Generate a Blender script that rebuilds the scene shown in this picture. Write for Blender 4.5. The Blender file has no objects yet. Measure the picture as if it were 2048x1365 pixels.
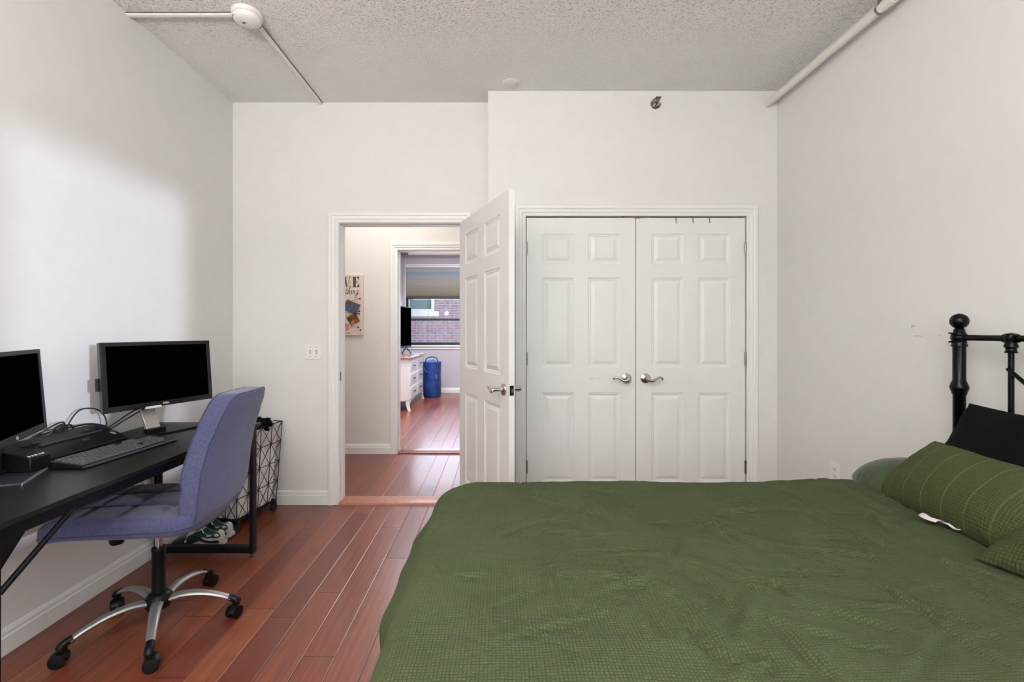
import bpy, bmesh, math, random
from mathutils import Vector, Matrix, noise
random.seed(7)
C = bpy.context
COL = C.scene.collection
PI = math.pi
def R(a): return math.radians(a)

# ------------------------------------------------------------------ mesh builder
class MB:
    def __init__(s): s.v = []; s.f = []; s.m = []
    def add(s, vs, fs, mi=0):
        o = len(s.v); s.v += [tuple(p) for p in vs]
        for f in fs: s.f.append(tuple(i+o for i in f)); s.m.append(mi)
        return s
    def box(s, x0, x1, y0, y1, z0, z1, mi=0):
        vs = [(x0,y0,z0),(x1,y0,z0),(x1,y1,z0),(x0,y1,z0),(x0,y0,z1),(x1,y0,z1),(x1,y1,z1),(x0,y1,z1)]
        return s.add(vs, [(0,3,2,1),(4,5,6,7),(0,1,5,4),(1,2,6,5),(2,3,7,6),(3,0,4,7)], mi)
    def loft(s, rings, closed=False, caps=True, mi=0):
        n = len(rings[0]); vs = [p for r in rings for p in r]; fs = []
        k = len(rings)
        for i in range(k if closed else k-1):
            a = i*n; b = ((i+1) % k)*n
            for j in range(n):
                j2 = (j+1) % n
                fs.append((a+j, a+j2, b+j2, b+j))
        if caps and not closed:
            fs.append(tuple(range(n-1, -1, -1))); fs.append(tuple((k-1)*n+j for j in range(n)))
        return s.add(vs, fs, mi)
    def tube(s, pts, r, n=8, closed=False, caps=True, flat=1.0, mi=0):
        pts = [Vector(p) for p in pts]; k = len(pts)
        rs = r if isinstance(r, (list, tuple)) else [r]*k
        up = None; rings = []
        for i, p in enumerate(pts):
            if closed: t = pts[(i+1) % k]-pts[i-1]
            else: t = pts[min(i+1, k-1)]-pts[max(i-1, 0)]
            if t.length < 1e-9: t = Vector((0, 0, 1))
            t.normalize()
            if up is None:
                up = Vector((0, 0, 1)) if abs(t.z) < .9 else Vector((1, 0, 0))
            sd = t.cross(up)
            if sd.length < 1e-6: sd = t.cross(Vector((0, 1, 0)))
            sd.normalize(); u2 = sd.cross(t); u2.normalize(); up = u2
            rings.append([p + sd*(math.cos(2*PI*j/n)*rs[i]) + u2*(math.sin(2*PI*j/n)*rs[i]*flat) for j in range(n)])
        return s.loft(rings, closed, caps, mi)
    def bar(s, a, b, w, h, mi=0):
        a = Vector(a); b = Vector(b); t = (b-a).normalized()
        up = Vector((0, 0, 1)) if abs(t.z) < .9 else Vector((0, 1, 0))
        sd = t.cross(up).normalized()*w/2; u = sd.cross(t).normalized()*h/2
        return s.loft([[p+sd+u, p-sd+u, p-sd-u, p+sd-u] for p in (a, b)], mi=mi)
    def lathe(s, prof, n=24, M=None, mi=0):
        M = M or Matrix()
        rings = [[M @ Vector((r*math.cos(2*PI*j/n), r*math.sin(2*PI*j/n), z)) for j in range(n)] for r, z in prof]
        return s.loft(rings, mi=mi)
    def prism(s, poly, d0, d1, M=None, mi=0):       # poly in (x,y), extruded in z
        M = M or Matrix()
        return s.loft([[M @ Vector((x, y, d)) for x, y in poly] for d in (d0, d1)], mi=mi)
    def grid(s, fn, nu, nv, mi=0, flip=False):
        vs = [fn(i/nu, j/nv) for j in range(nv+1) for i in range(nu+1)]
        fs = []
        for j in range(nv):
            for i in range(nu):
                a = j*(nu+1)+i; q = (a, a+1, a+nu+2, a+nu+1)
                fs.append(q[::-1] if flip else q)
        return s.add(vs, fs, mi)
    def xf(s, M, start=0):
        for i in range(start, len(s.v)): s.v[i] = tuple(M @ Vector(s.v[i]))
        return s
    def build(s, name, mat, parent=None, bevel=0, ang=38, seg=2, subsurf=0, solid=0):
        me = bpy.data.meshes.new(name); me.from_pydata(s.v, [], s.f)
        mats = mat if isinstance(mat, (list, tuple)) else [mat]
        for m in mats: me.materials.append(m)
        if len(mats) > 1: me.polygons.foreach_set('material_index', s.m)
        bm = bmesh.new(); bm.from_mesh(me)
        bmesh.ops.remove_doubles(bm, verts=bm.verts, dist=1e-6)
        bmesh.ops.recalc_face_normals(bm, faces=bm.faces)
        for e in bm.edges:
            if len(e.link_faces) == 2: e.smooth = e.calc_face_angle(0) < R(ang)
        for f in bm.faces: f.smooth = True
        bm.to_mesh(me); bm.free()
        o = bpy.data.objects.new(name, me); COL.objects.link(o)
        if parent: o.parent = parent
        if solid:
            md = o.modifiers.new('solidify', 'SOLIDIFY'); md.thickness = solid; md.offset = -1
        if bevel:
            md = o.modifiers.new('bevel', 'BEVEL'); md.width = bevel; md.segments = seg; md.limit_method = 'ANGLE'; md.angle_limit = R(35)
            md.harden_normals = False
        if subsurf:
            md = o.modifiers.new('subdivision', 'SUBSURF'); md.levels = subsurf; md.render_levels = subsurf
        return o
def tag(o, label=None, cat=None, group=None, kind=None):
    if label: o['label'] = label
    if cat: o['category'] = cat
    if group: o['group'] = group
    if kind: o['kind'] = kind
    return o
def thing(name, label, cat, loc=(0,0,0), rz=0, group=None):
    o = bpy.data.objects.new(name, None); COL.objects.link(o)
    o.location = loc; o.rotation_euler = (0, 0, rz); o.empty_display_size = .1
    return tag(o, label, cat, group)
def struct(name, mb, mat, bevel=0, **k):
    o = mb.build(name, mat, bevel=bevel, **k); o['kind'] = 'structure'; return o
def dup(root):
    r = root.copy(); COL.objects.link(r)
    for ch in list(root.children):
        c = ch.copy(); COL.objects.link(c); c.parent = r
        for g in list(ch.children):
            d = g.copy(); COL.objects.link(d); d.parent = c
    return r
def T(x, y, z): return Matrix.Translation((x, y, z))
def RX(a): return Matrix.Rotation(a, 4, 'X')
def RY(a): return Matrix.Rotation(a, 4, 'Y')
def RZ(a): return Matrix.Rotation(a, 4, 'Z')
def smooth_pts(pts, n=6):
    P = [Vector(p) for p in pts]; out = []
    for i in range(len(P)-1):
        a = P[max(i-1, 0)]; b = P[i]; c = P[i+1]; d = P[min(i+2, len(P)-1)]
        for k in range(n):
            t = k/n
            out.append(.5*((2*b)+(c-a)*t+(2*a-5*b+4*c-d)*t*t+(3*b-a-3*c+d)*t**3))
    out.append(P[-1]); return out
def rrect(a, b, r, n=6):                       # rounded rectangle outline, half sizes a, b
    r = max(min(r, a-1e-4, b-1e-4), 1e-4); out = []
    for cx, cy, a0 in ((a-r, b-r, 0), (-a+r, b-r, 90), (-a+r, -b+r, 180), (a-r, -b+r, 270)):
        for k in range(n+1):
            t = R(a0+90*k/n); out.append((cx+r*math.cos(t), cy+r*math.sin(t)))
    return out
def cushion(mb, a, b, t, r, e, fn, steps=10, sub=4):
    """soft slab: outline rrect(a,b,r), thickness t, edge rounding e, mapped by fn(u,v,w)."""
    def dens(ring):
        out = []
        for i, p in enumerate(ring):
            q = ring[(i+1) % len(ring)]; d = math.hypot(q[0]-p[0], q[1]-p[1]); k = max(1, int(d/.02))
            for j in range(k): out.append((p[0]+(q[0]-p[0])*j/k, p[1]+(q[1]-p[1])*j/k))
        return out
    base = dens(rrect(a, b, r))
    def ring(s, ins, w): return [fn(x*s*(1-ins/a), y*s*(1-ins/b), w) for x, y in base]
    rings = []
    for k in range(steps): rings.append(ring(max(k/steps, .004), e, -t/2))
    for k in range(sub+1):
        q = k/sub*PI/2; rings.append(ring(1, e*(1-math.sin(q)), -t/2+e*(1-math.cos(q))))
    for k in range(sub+1):
        q = k/sub*PI/2; rings.append(ring(1, e*(1-math.cos(q)), t/2-e*(1-math.sin(q))))
    for k in range(steps-1, -1, -1): rings.append(ring(max(k/steps, .004), e, t/2))
    mb.loft(rings); return mb

# ------------------------------------------------------------------ materials
def nmat(name, col=(.8,.8,.8), rough=.5, metal=0, coat=0, spec=.5, sheen=0):
    m = bpy.data.materials.new(name); m.use_nodes = True
    b = m.node_tree.nodes['Principled BSDF']
    b.inputs['Base Color'].default_value = (*col, 1); b.inputs['Roughness'].default_value = rough
    b.inputs['Metallic'].default_value = metal; b.inputs['Coat Weight'].default_value = coat
    b.inputs['Specular IOR Level'].default_value = spec; b.inputs['Sheen Weight'].default_value = sheen
    return m
class NT:
    def __init__(s, m): s.t = m.node_tree; s.b = s.t.nodes['Principled BSDF']
    def n(s, typ, **k):
        nd = s.t.nodes.new(typ)
        for a, v in k.items():
            setattr(nd, a, v)
        return nd
    def l(s, a, b): s.t.links.new(a, b)
    def math(s, op, a, b=None, c=None):
        nd = s.n('ShaderNodeMath', operation=op)
        for i, x in enumerate((a, b, c)):
            if x is None: continue
            if isinstance(x, (int, float)): nd.inputs[i].default_value = x
            else: s.l(x, nd.inputs[i])
        return nd.outputs[0]
    def coord(s, kind='Object'):
        return s.n('ShaderNodeTexCoord').outputs[kind]
    def xyz(s, v):
        nd = s.n('ShaderNodeSeparateXYZ'); s.l(v, nd.inputs[0]); return nd.outputs
    def comb(s, x, y, z):
        nd = s.n('ShaderNodeCombineXYZ')
        for i, q in enumerate((x, y, z)):
            if isinstance(q, (int, float)): nd.inputs[i].default_value = q
            else: s.l(q, nd.inputs[i])
        return nd.outputs[0]
    def noise(s, v, scale, detail=3, rough=.5):
        nd = s.n('ShaderNodeTexNoise'); nd.inputs['Scale'].default_value = scale
        nd.inputs['Detail'].default_value = detail; nd.inputs['Roughness'].default_value = rough
        if v is not None: s.l(v, nd.inputs['Vector'])
        return nd.outputs['Fac']
    def scale(s, v, sc):
        nd = s.n('ShaderNodeVectorMath', operation='MULTIPLY'); s.l(v, nd.inputs[0]); nd.inputs[1].default_value = sc; return nd.outputs[0]
    def ramp(s, f, stops):
        nd = s.n('ShaderNodeValToRGB'); e = nd.color_ramp.elements
        while len(e) < len(stops): e.new(.5)
        for el, (p, c) in zip(e, stops): el.position = p; el.color = (*c, 1)
        s.l(f, nd.inputs[0]); return nd.outputs[0]
    def mix(s, f, a, b):
        nd = s.n('ShaderNodeMix', data_type='RGBA')
        for i, x in ((0, f), (6, a), (7, b)):
            if isinstance(x, (int, float)): nd.inputs[i].default_value = x
            elif isinstance(x, tuple): nd.inputs[i].default_value = (*x, 1)
            else: s.l(x, nd.inputs[i])
        return nd.outputs[2]
    def bump(s, h, strength=.3, dist=.01):
        nd = s.n('ShaderNodeBump'); nd.inputs['Strength'].default_value = strength; nd.inputs['Distance'].default_value = dist
        s.l(h, nd.inputs['Height']); s.l(nd.outputs[0], s.b.inputs['Normal'])
    def color(s, c): s.l(c, s.b.inputs['Base Color'])
def nz_mat(name, col, rough, nscale=30, var=.06, bump=.1, bdist=.002, **k):
    m = nmat(name, col, rough, **k); t = NT(m); v = t.coord()
    f = t.noise(v, nscale, 4)
    lo = tuple(c*(1-var) for c in col); hi = tuple(min(1, c*(1+var)) for c in col)
    t.color(t.ramp(f, [(.3, lo), (.7, hi)]))
    if bump: t.bump(f, bump, bdist)
    return m
M = {}
M['wall'] = nz_mat('wall_paint', (.742,.732,.712), .6, 14, .012, .05, .002, spec=.3)
M['wall_hall'] = nz_mat('hall_paint', (.74,.70,.665), .6, 14, .015, .05, .002, spec=.3)
M['wall_far'] = nz_mat('lavender_paint', (.50,.49,.55), .6, 14, .015, .05, .002, spec=.3)
M['trim'] = nz_mat('white_trim', (.79,.79,.77), .32, 20, .01, .03, .001)
M['door'] = nz_mat('door_white', (.77,.77,.755), .34, 20, .01, .04, .001)
# marks: two thin scuffs on right wall
def scuffed(base, name, marks, axis):
    m = base.copy(); m.name = name; t = NT(m); p = t.n('ShaderNodeNewGeometry').outputs['Position']; x = t.xyz(p)
    tot = None
    nf = t.noise(t.scale(p, (90, 90, 90)), 1, 2)
    for (a0, a1, z0, z1) in marks:
        a = x[axis]; z = x[2]
        q = t.math('MULTIPLY', t.math('GREATER_THAN', a, a0), t.math('LESS_THAN', a, a1))
        q = t.math('MULTIPLY', q, t.math('MULTIPLY', t.math('GREATER_THAN', z, z0), t.math('LESS_THAN', z, z1)))
        tot = q if tot is None else t.math('MAXIMUM', tot, q)
    tot = t.math('MULTIPLY', tot, t.math('MULTIPLY', t.math('GREATER_THAN', nf, .45), .55))
    old = t.b.inputs['Base Color'].links[0].from_socket
    t.color(t.mix(tot, old, (.25,.23,.21))); return m
M['wall_r'] = scuffed(M['wall'], 'wall_paint_scuffed', [(2.075,2.115,1.243,1.247),(1.985,2.0,1.246,1.249),(2.11,2.13,1.285,1.295)], 1)
M['door_s'] = scuffed(M['door'], 'door_white_scuffed', [(.622,.652,.931,.935),(.664,.69,.931,.935)], 0)
# popcorn ceiling; dimmer near exposure painted in as grey tone and dark speckles
m = nmat('popcorn_ceiling', (.8,.79,.78), .9, spec=.1); t = NT(m); p = t.coord()
n1 = t.noise(p, 110, 4, .6); n2 = t.noise(p, 160, 2); y = t.xyz(p)[1]; x = t.xyz(p)[0]
vor = t.n('ShaderNodeTexVoronoi'); vor.inputs['Scale'].default_value = 120; t.l(p, vor.inputs['Vector'])
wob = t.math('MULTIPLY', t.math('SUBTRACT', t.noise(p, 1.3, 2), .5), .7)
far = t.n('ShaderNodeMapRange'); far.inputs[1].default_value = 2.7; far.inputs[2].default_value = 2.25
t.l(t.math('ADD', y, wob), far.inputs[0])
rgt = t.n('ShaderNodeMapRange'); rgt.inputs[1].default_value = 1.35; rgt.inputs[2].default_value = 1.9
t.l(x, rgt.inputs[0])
dim_mask = t.math('MULTIPLY', t.math('MAXIMUM', far.outputs[0], t.math('MULTIPLY', rgt.outputs[0], .5)), .6)
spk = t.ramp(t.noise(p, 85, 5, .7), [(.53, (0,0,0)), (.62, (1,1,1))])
t.color(t.mix(t.math('MULTIPLY', dim_mask, spk), t.mix(dim_mask, (.90,.895,.875), (.85,.83,.815)), (.28,.25,.24)))
h = t.math('ADD', t.math('MULTIPLY', n1, .8), t.math('MULTIPLY', vor.outputs['Distance'], -.5))
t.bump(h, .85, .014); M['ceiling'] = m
# floor planks (run along Y)
def planks(name, w=.127, L=1.15, x0=-1.022, tones=None):
    m = nmat(name, (.3,.1,.06), .3, coat=.25); t = NT(m)
    m.node_tree.nodes['Principled BSDF'].inputs['Coat Roughness'].default_value = .14
    p = t.coord(); X = t.xyz(p)
    u = t.math('DIVIDE', t.math('SUBTRACT', X[0], x0), w); row = t.math('FLOOR', u); fu = t.math('FRACT', u)
    wn = t.n('ShaderNodeTexWhiteNoise', noise_dimensions='1D'); t.l(row, wn.inputs['W'])
    v = t.math('ADD', t.math('DIVIDE', X[1], L), t.math('MULTIPLY', wn.outputs[0], 7.3))
    pid = t.math('FLOOR', v); fv = t.math('FRACT', v)
    w2 = t.n('ShaderNodeTexWhiteNoise', noise_dimensions='2D'); t.l(t.comb(row, pid, 0), w2.inputs['Vector'])
    base = t.ramp(w2.outputs[0], tones or [(0, (.165,.034,.018)), (.35, (.215,.048,.024)), (.7, (.25,.064,.029)), (1, (.29,.090,.036))])
    g = t.noise(t.comb(t.math('ADD', t.math('MULTIPLY', X[0], 60), t.math('MULTIPLY', w2.outputs[0], 40)), t.math('MULTIPLY', X[1], 2.2), 0), 1, 6, .65)
    g2 = t.noise(t.comb(t.math('MULTIPLY', X[0], 260), t.math('MULTIPLY', X[1], 9), w2.outputs[0]), 1, 4, .6)
    gg = t.math('ADD', t.math('MULTIPLY', g, .7), t.math('MULTIPLY', g2, .3))
    c = t.mix(t.ramp(gg, [(.32, (1,1,1)), (.62, (0,0,0))]), base, (.085,.022,.015))
    c = t.mix(.8, base, c)
    eu = t.math('MINIMUM', fu, t.math('SUBTRACT', 1, fu)); ev = t.math('MINIMUM', fv, t.math('SUBTRACT', 1, fv))
    du = t.math('MULTIPLY', eu, w); dv = t.math('MULTIPLY', ev, L); d = t.math('MINIMUM', du, dv)
    seam = t.math('LESS_THAN', d, .0014)
    c = t.mix(t.math('MULTIPLY', seam, .75), c, (.05,.015,.01)); t.color(c)
    hh = t.math('MINIMUM', t.math('DIVIDE', d, .004), 1)
    t.bump(t.math('ADD', hh, t.math('MULTIPLY', gg, .12)), .6, .0022)
    rr = t.n('ShaderNodeMapRange'); rr.inputs[3].default_value = .24; rr.inputs[4].default_value = .40; t.l(g, rr.inputs[0]); t.l(rr.outputs[0], t.b.inputs['Roughness'])
    return m
M['floor'] = planks('cherry_planks')
M['threshold'] = nz_mat('threshold_wood', (.34,.13,.085), .45, 40, .12, .1, .001, coat=.1)
M['threshold_d'] = nz_mat('threshold_dark', (.16,.045,.03), .3, 40, .12, .1, .001, coat=.3)
M['nickel'] = nz_mat('satin_nickel', (.55,.53,.50), .24, 60, .03, .02, .001, metal=1)
M['steel'] = nz_mat('brushed_steel', (.28,.27,.265), .32, 60, .03, .02, .001, metal=1)
M['plastic_w'] = nz_mat('white_plastic', (.80,.79,.76), .35, 30, .01, 0)
M['slot'] = nmat('dark_slot', (.03,.03,.03), .6)
M['pipe'] = nz_mat('painted_pipe', (.76,.72,.67), .4, 25, .03, .05, .002)
M['race'] = nz_mat('raceway_paint', (.78,.75,.72), .5, 25, .03, .05, .002)
M['dark_strip'] = nz_mat('dark_line', (.10,.085,.075), .9, 60, .3, 0)  # colour of the thin dark strips along the raceways
M['black_metal'] = nz_mat('black_powdercoat', (.004,.004,.007), .42, 60, .1, .03, .001, spec=.25)
M['black_gloss'] = nz_mat('black_enamel', (.002,.002,.0022), .22, 60, .1, .02, .001, spec=.22)
m = nmat('desk_veneer', (.012,.011,.010), .38, spec=.3, coat=.05); t = NT(m); p = t.coord()
g = t.noise(t.scale(p, (90, 6, 20)), 1, 4, .6); g3 = t.noise(p, 24, 6, .8)
t.color(t.mix(t.ramp(g3, [(.66, (0,0,0)), (.8, (1,1,1))]), t.ramp(g, [(.3, (.005,.0047,.0045)), (.75, (.013,.012,.011))]), (.05,.047,.045)))
t.bump(g, .15, .001); M['desk'] = m
M['plastic_b'] = nz_mat('black_plastic', (.004,.004,.0045), .42, 80, .08, .05, .0005, spec=.25)
M['plastic_g'] = nz_mat('grey_plastic', (.07,.068,.064), .4, 80, .05, .05, .0005)
M['key'] = nz_mat('key_plastic', (.075,.075,.078), .38, 80, .05, .03, .0005)
M['screen'] = nmat('screen_off', (.0006,.0006,.0006), .6, spec=0)
M['bezel'] = nz_mat('bezel_black', (.008,.0075,.008), .5, 80, .08, .03, .0005, spec=.3)
M['bezel_blue'] = nz_mat('bezel_slate', (.022,.023,.033), .4, 80, .08, .03, .0005)
M['silver'] = nz_mat('silver_plastic', (.42,.41,.40), .35, 80, .05, .02, .0005, metal=.5)
M['silver_arm'] = nz_mat('silver_arm', (.36,.36,.355), .42, 80, .04, .02, .0005, metal=.75)
M['print_w'] = nmat('white_print', (.7,.7,.7), .5)
M['cable'] = nmat('cable_rubber', (.012,.012,.012), .5)
def fabric(name, col, cell=.0022, var=.25, bump=.35, rough=.95, sheen=.25):
    m = nmat(name, col, rough, spec=.15, sheen=sheen); t = NT(m); p = t.coord()
    a = t.noise(t.scale(p, (1/cell, .35/cell, 1/cell)), 1, 2); b = t.noise(t.scale(p, (.35/cell, 1/cell, .35/cell)), 1, 2)
    f = t.math('MULTIPLY', t.math('ADD', a, b), .5)
    t.color(t.ramp(f, [(.35, tuple(c*(1-var) for c in col)), (.65, tuple(c*(1+var) for c in col))]))
    t.bump(f, bump, .0015); return m
M['chair_fab'] = fabric('chair_tweed', (.062,.066,.128), .0028, .30)
M['piping'] = fabric('chair_piping', (.038,.040,.075), .002)
def waffle(name, col, dark, cell=.0078, lines=False, amp=.5):
    m = nmat(name, col, .95, spec=.06, sheen=.03); t = NT(m); p = t.coord(); X = t.xyz(p)
    wob = t.math('MULTIPLY', t.math('SUBTRACT', t.noise(p, 22, 2), .5), .0035)
    sx = t.math('ABSOLUTE', t.math('SINE', t.math('MULTIPLY', t.math('ADD', X[0], wob), PI/cell)))
    sy = t.math('ABSOLUTE', t.math('SINE', t.math('MULTIPLY', t.math('ADD', X[1], wob), PI/cell)))
    d = t.math('MINIMUM', sx, sy); pil = t.math('POWER', d, .6)
    big = t.noise(p, 5, 4)
    c = t.mix(t.math('MULTIPLY', t.math('SUBTRACT', 1, pil), amp), t.ramp(big, [(.3, tuple(q*.92 for q in col)), (.7, tuple(q*1.08 for q in col))]), dark)
    lint = t.ramp(t.noise(p, 120, 1), [(.80, (0,0,0)), (.83, (1,1,1))])
    c = t.mix(t.math('MULTIPLY', lint, .5), c, (.4,.42,.32))
    if lines:
        fr = t.math('FRACT', t.math('DIVIDE', X[1], .084)); ln = t.math('LESS_THAN', fr, .025)
        c = t.mix(t.math('MULTIPLY', ln, .5), c, (.24,.25,.12))
    t.color(c)
    fine = t.noise(p, 300, 2)
    rid = t.math('ABSOLUTE', t.math('SUBTRACT', t.noise(t.scale(p, (1, 1.6, 1)), 9, 5, .6), .5))
    t.bump(t.math('ADD', t.math('ADD', t.math('MULTIPLY', pil, .9), t.math('MULTIPLY', fine, .5)), t.math('MULTIPLY', rid, 7)), .75, .0030); return m
M['comforter'] = waffle('green_waffle', (.076,.099,.043), (.018,.027,.010))
M['sham'] = waffle('olive_sham', (.080,.090,.033), (.028,.034,.011), .0092, True, .6)
M['sham2'] = waffle('olive_sham_rib', (.068,.080,.030), (.024,.032,.010), .0092, False, .6)
M['sage'] = fabric('sage_cotton', (.052,.070,.036), .003, .1, .15)
M['black_fab'] = fabric('black_cotton', (.0018,.0018,.0022), .003, .2, .2, .95, .0)
m = fabric('liner_stripe', (.33,.29,.27), .003, .06, .15); t = NT(m)
y = t.xyz(t.coord())[1]; s = t.math('GREATER_THAN', t.math('SINE', t.math('MULTIPLY', y, 2*PI/.042)), .2)
t.color(t.mix(s, (.60,.56,.54), (.82,.80,.78))); M['liner'] = m
M['cloth_w'] = fabric('white_cotton', (.62,.60,.57), .003, .08, .2)
M['cloth_p'] = fabric('plum_cotton', (.12,.11,.2), .003, .08, .2)
M['rubber'] = nmat('black_rubber', (.01,.01,.01), .6)
M['sole'] = nz_mat('white_foam', (.66,.60,.58), .5, 60, .04, .05, .001)
M['gum'] = nz_mat('gum_rubber', (.42,.22,.13), .6, 60, .08, .05, .001)
M['shoe_g'] = fabric('shoe_mesh', (.012,.035,.028), .002, .3)
M['shoe_w'] = nz_mat('shoe_leather', (.55,.54,.50), .45, 60, .05, .05, .001)
M['shoe_b'] = nz_mat('shoe_overlay', (.008,.012,.012), .45, 60, .05, .05, .001)
M['teal'] = nmat('teal_trim', (.03,.20,.17), .6)
m = nmat('sign_wood', (.62,.52,.46), .7); t = NT(m); p = t.coord(); X = t.xyz(p)
g = t.noise(t.scale(p, (60, 10, 5)), 1, 5, .6)
ln = t.math('LESS_THAN', t.math('FRACT', t.math('ADD', t.math('DIVIDE', X[0], .082), .32)), .03)
t.color(t.mix(t.math('MULTIPLY', ln, .7), t.ramp(g, [(.3, (.60,.49,.42)), (.7, (.74,.64,.57))]), (.25,.18,.14))); M['sign'] = m
M['sign_ink'] = nmat('sign_ink', (.075,.05,.045), .8)
def photo(name, cols, sc):
    m = nmat(name, cols[0], .25); t = NT(m); p = t.coord(); n = t.noise(p, sc, 3, .6)
    k = len(cols)
    t.color(t.ramp(n, [(.34+.34*i/max(1, k-1), c) for i, c in enumerate(cols)])); return m
M['photo_blue'] = photo('photo_blue', [(.02,.015,.015),(.16,.07,.05),(.02,.10,.22),(.04,.22,.45)], 22)
M['photo_brown'] = photo('photo_brown', [(.04,.012,.005),(.16,.06,.02),(.45,.22,.08)], 14)
M['photo_red'] = photo('photo_red', [(.30,.10,.07),(.55,.22,.16),(.7,.6,.55)], 26)
M['dresser'] = nz_mat('dresser_white', (.80,.80,.82), .4, 30, .02, .04, .001)
m = nmat('dresser_lattice', (.8,.8,.82), .5); t = NT(m); X = t.xyz(t.coord())
a = t.math('ABSOLUTE', t.math('SINE', t.math('MULTIPLY', t.math('ADD', X[1], X[2]), PI/.04)))
b = t.math('ABSOLUTE', t.math('SINE', t.math('MULTIPLY', t.math('SUBTRACT', X[1], X[2]), PI/.04)))
w = t.math('GREATER_THAN', t.math('MINIMUM', a, b), .42)
t.color(t.mix(w, (.8,.8,.82), (.40,.42,.48))); t.bump(t.math('SUBTRACT', 1, w), .6, .004); M['lattice'] = m
M['dresser_top'] = nz_mat('dresser_top_wood', (.36,.20,.15), .2, 20, .1, .05, .001, coat=.6)
M['hamper'] = nz_mat('blue_hamper', (.010,.045,.20), .45, 8, .35, .3, .01)
M['hamper_cloth'] = nz_mat('blue_cloth', (.05,.13,.42), .8, 12, .3, .4, .01)
m = nmat('brick_wall', (.4,.2,.2), .85); t = NT(m); p = t.coord(); X = t.xyz(p)
br = t.n('ShaderNodeTexBrick'); br.offset = .5
for k, v in (('Scale', 1), ('Mortar Size', .007), ('Mortar Smooth', .3), ('Brick Width', .22), ('Row Height', .066), ('Bias', .1)): br.inputs[k].default_value = v
br.inputs['Color1'].default_value = (.34,.14,.15,1); br.inputs['Color2'].default_value = (.22,.17,.25,1); br.inputs['Mortar'].default_value = (.50,.48,.50,1)
t.l(t.comb(X[0], X[2], 0), br.inputs['Vector'])
pn = t.noise(p, 6, 5, .7)
t.color(t.mix(t.ramp(pn, [(.4, (0,0,0)), (.68, (.8,.8,.8))]), br.outputs[0], (.40,.38,.42))); M['brick'] = m
M['win_black'] = nz_mat('window_black', (.015,.017,.02), .35, 40, .1, 0)
M['sash_white'] = nz_mat('outside_white', (.72,.76,.72), .5, 10, .05, 0)
M['teal_glass'] = nmat('teal_glass', (.10,.19,.19), .1)
m = bpy.data.materials.new('window_glass'); m.use_nodes = True; nt = m.node_tree; nt.nodes.remove(nt.nodes['Principled BSDF'])
tr = nt.nodes.new('ShaderNodeBsdfTransparent'); gl = nt.nodes.new('ShaderNodeBsdfGlossy'); gl.inputs['Roughness'].default_value = .03
mx = nt.nodes.new('ShaderNodeMixShader'); fr = nt.nodes.new('ShaderNodeFresnel'); fr.inputs[0].default_value = 1.5
nt.links.new(fr.outputs[0], mx.inputs[0]); nt.links.new(tr.outputs[0], mx.inputs[1]); nt.links.new(gl.outputs[0], mx.inputs[2])
nt.links.new(mx.outputs[0], nt.nodes['Material Output'].inputs[0]); M['glass'] = m
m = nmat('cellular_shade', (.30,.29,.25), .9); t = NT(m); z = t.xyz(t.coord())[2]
t.color(t.ramp(t.math('DIVIDE', t.math('SUBTRACT', z, 1.94), .64), [(0, (.16,.13,.09)), (.12, (.24,.22,.17)), (.5, (.36,.36,.33)), (.68, (.33,.38,.40)), (.76, (.22,.37,.47)), (.84, (.44,.45,.50)), (1, (.34,.33,.38))]))  # blue band: sky light through the fabric, painted into the colour
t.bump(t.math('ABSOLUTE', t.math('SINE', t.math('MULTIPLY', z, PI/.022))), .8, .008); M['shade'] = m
m = nmat('lamp_bulb', (1,1,1), .4); t = NT(m); t.b.inputs['Emission Color'].default_value = (1,.78,.5,1); t.b.inputs['Emission Strength'].default_value = 90; M['bulb'] = m
m = nmat('lamp_diffuser', (1,1,1), .4); t = NT(m); t.b.inputs['Emission Color'].default_value = (1,.96,.9,1); t.b.inputs['Emission Strength'].default_value = 3; M['diffuser'] = m  # glow of the added ceiling lamp

# ------------------------------------------------------------------ setting
H = 2.934
XL, XR = -1.95, 1.924
YB, YC, YR = 3.32, 3.16, -1.7       # hall wall, closet wall, rear wall
YH = 4.675; YF = 9.2
struct('floor', MB().box(-3.3, 2.4, -1.9, 9.5, -.1, 0), M['floor'])
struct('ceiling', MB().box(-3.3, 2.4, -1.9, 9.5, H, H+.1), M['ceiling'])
struct('wall_left', MB().box(XL-.12, XL, YR-.12, YB, 0, H), M['wall'])
w1 = (-.65, .50, .55, 2.60)   # right-wall window, y0 y1 z0 z1
b = MB(); x0, x1 = XR, XR+.16
b.box(x0, x1, YR-.12, w1[0], 0, H).box(x0, x1, w1[1], YH, 0, H).box(x0, x1, w1[0], w1[1], 0, w1[2]).box(x0, x1, w1[0], w1[1], w1[3], H)
struct('wall_right', b, M['wall_r'])
w2 = (-1.3, 1.3, .9, 2.35)    # unseen rear-wall window, added for the frontal fill
b = MB(); b.box(XL-.12, w2[0], YR-.12, YR, 0, H).box(w2[1], XR+.16, YR-.12, YR, 0, H).box(w2[0], w2[1], YR-.12, YR, 0, w2[2]).box(w2[0], w2[1], YR-.12, YR, w2[3], H)
struct('wall_rear', b, M['wall'])
OX0, OX1, OZ = -1.175, -.285, 2.054
b = MB(); b.box(-3.12, OX0, YB, YB+.12, 0, H).box(OX0, OX1, YB, YB+.12, OZ, H).box(OX1, -.083, YB, YB+.12, 0, H)
struct('wall_back', b, M['wall'])
CX0, CX1, CZ = .180, 1.710, 2.062
b = MB(); b.box(-.083, CX0, YC, YC+.12, 0, H).box(CX0, CX1, YC, YC+.12, CZ, H).box(CX1, XR, YC, YC+.12, 0, H).box(-.083, .037, YC+.12, YH, 0, H)
struct('wall_closet', b, M['wall'])
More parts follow.
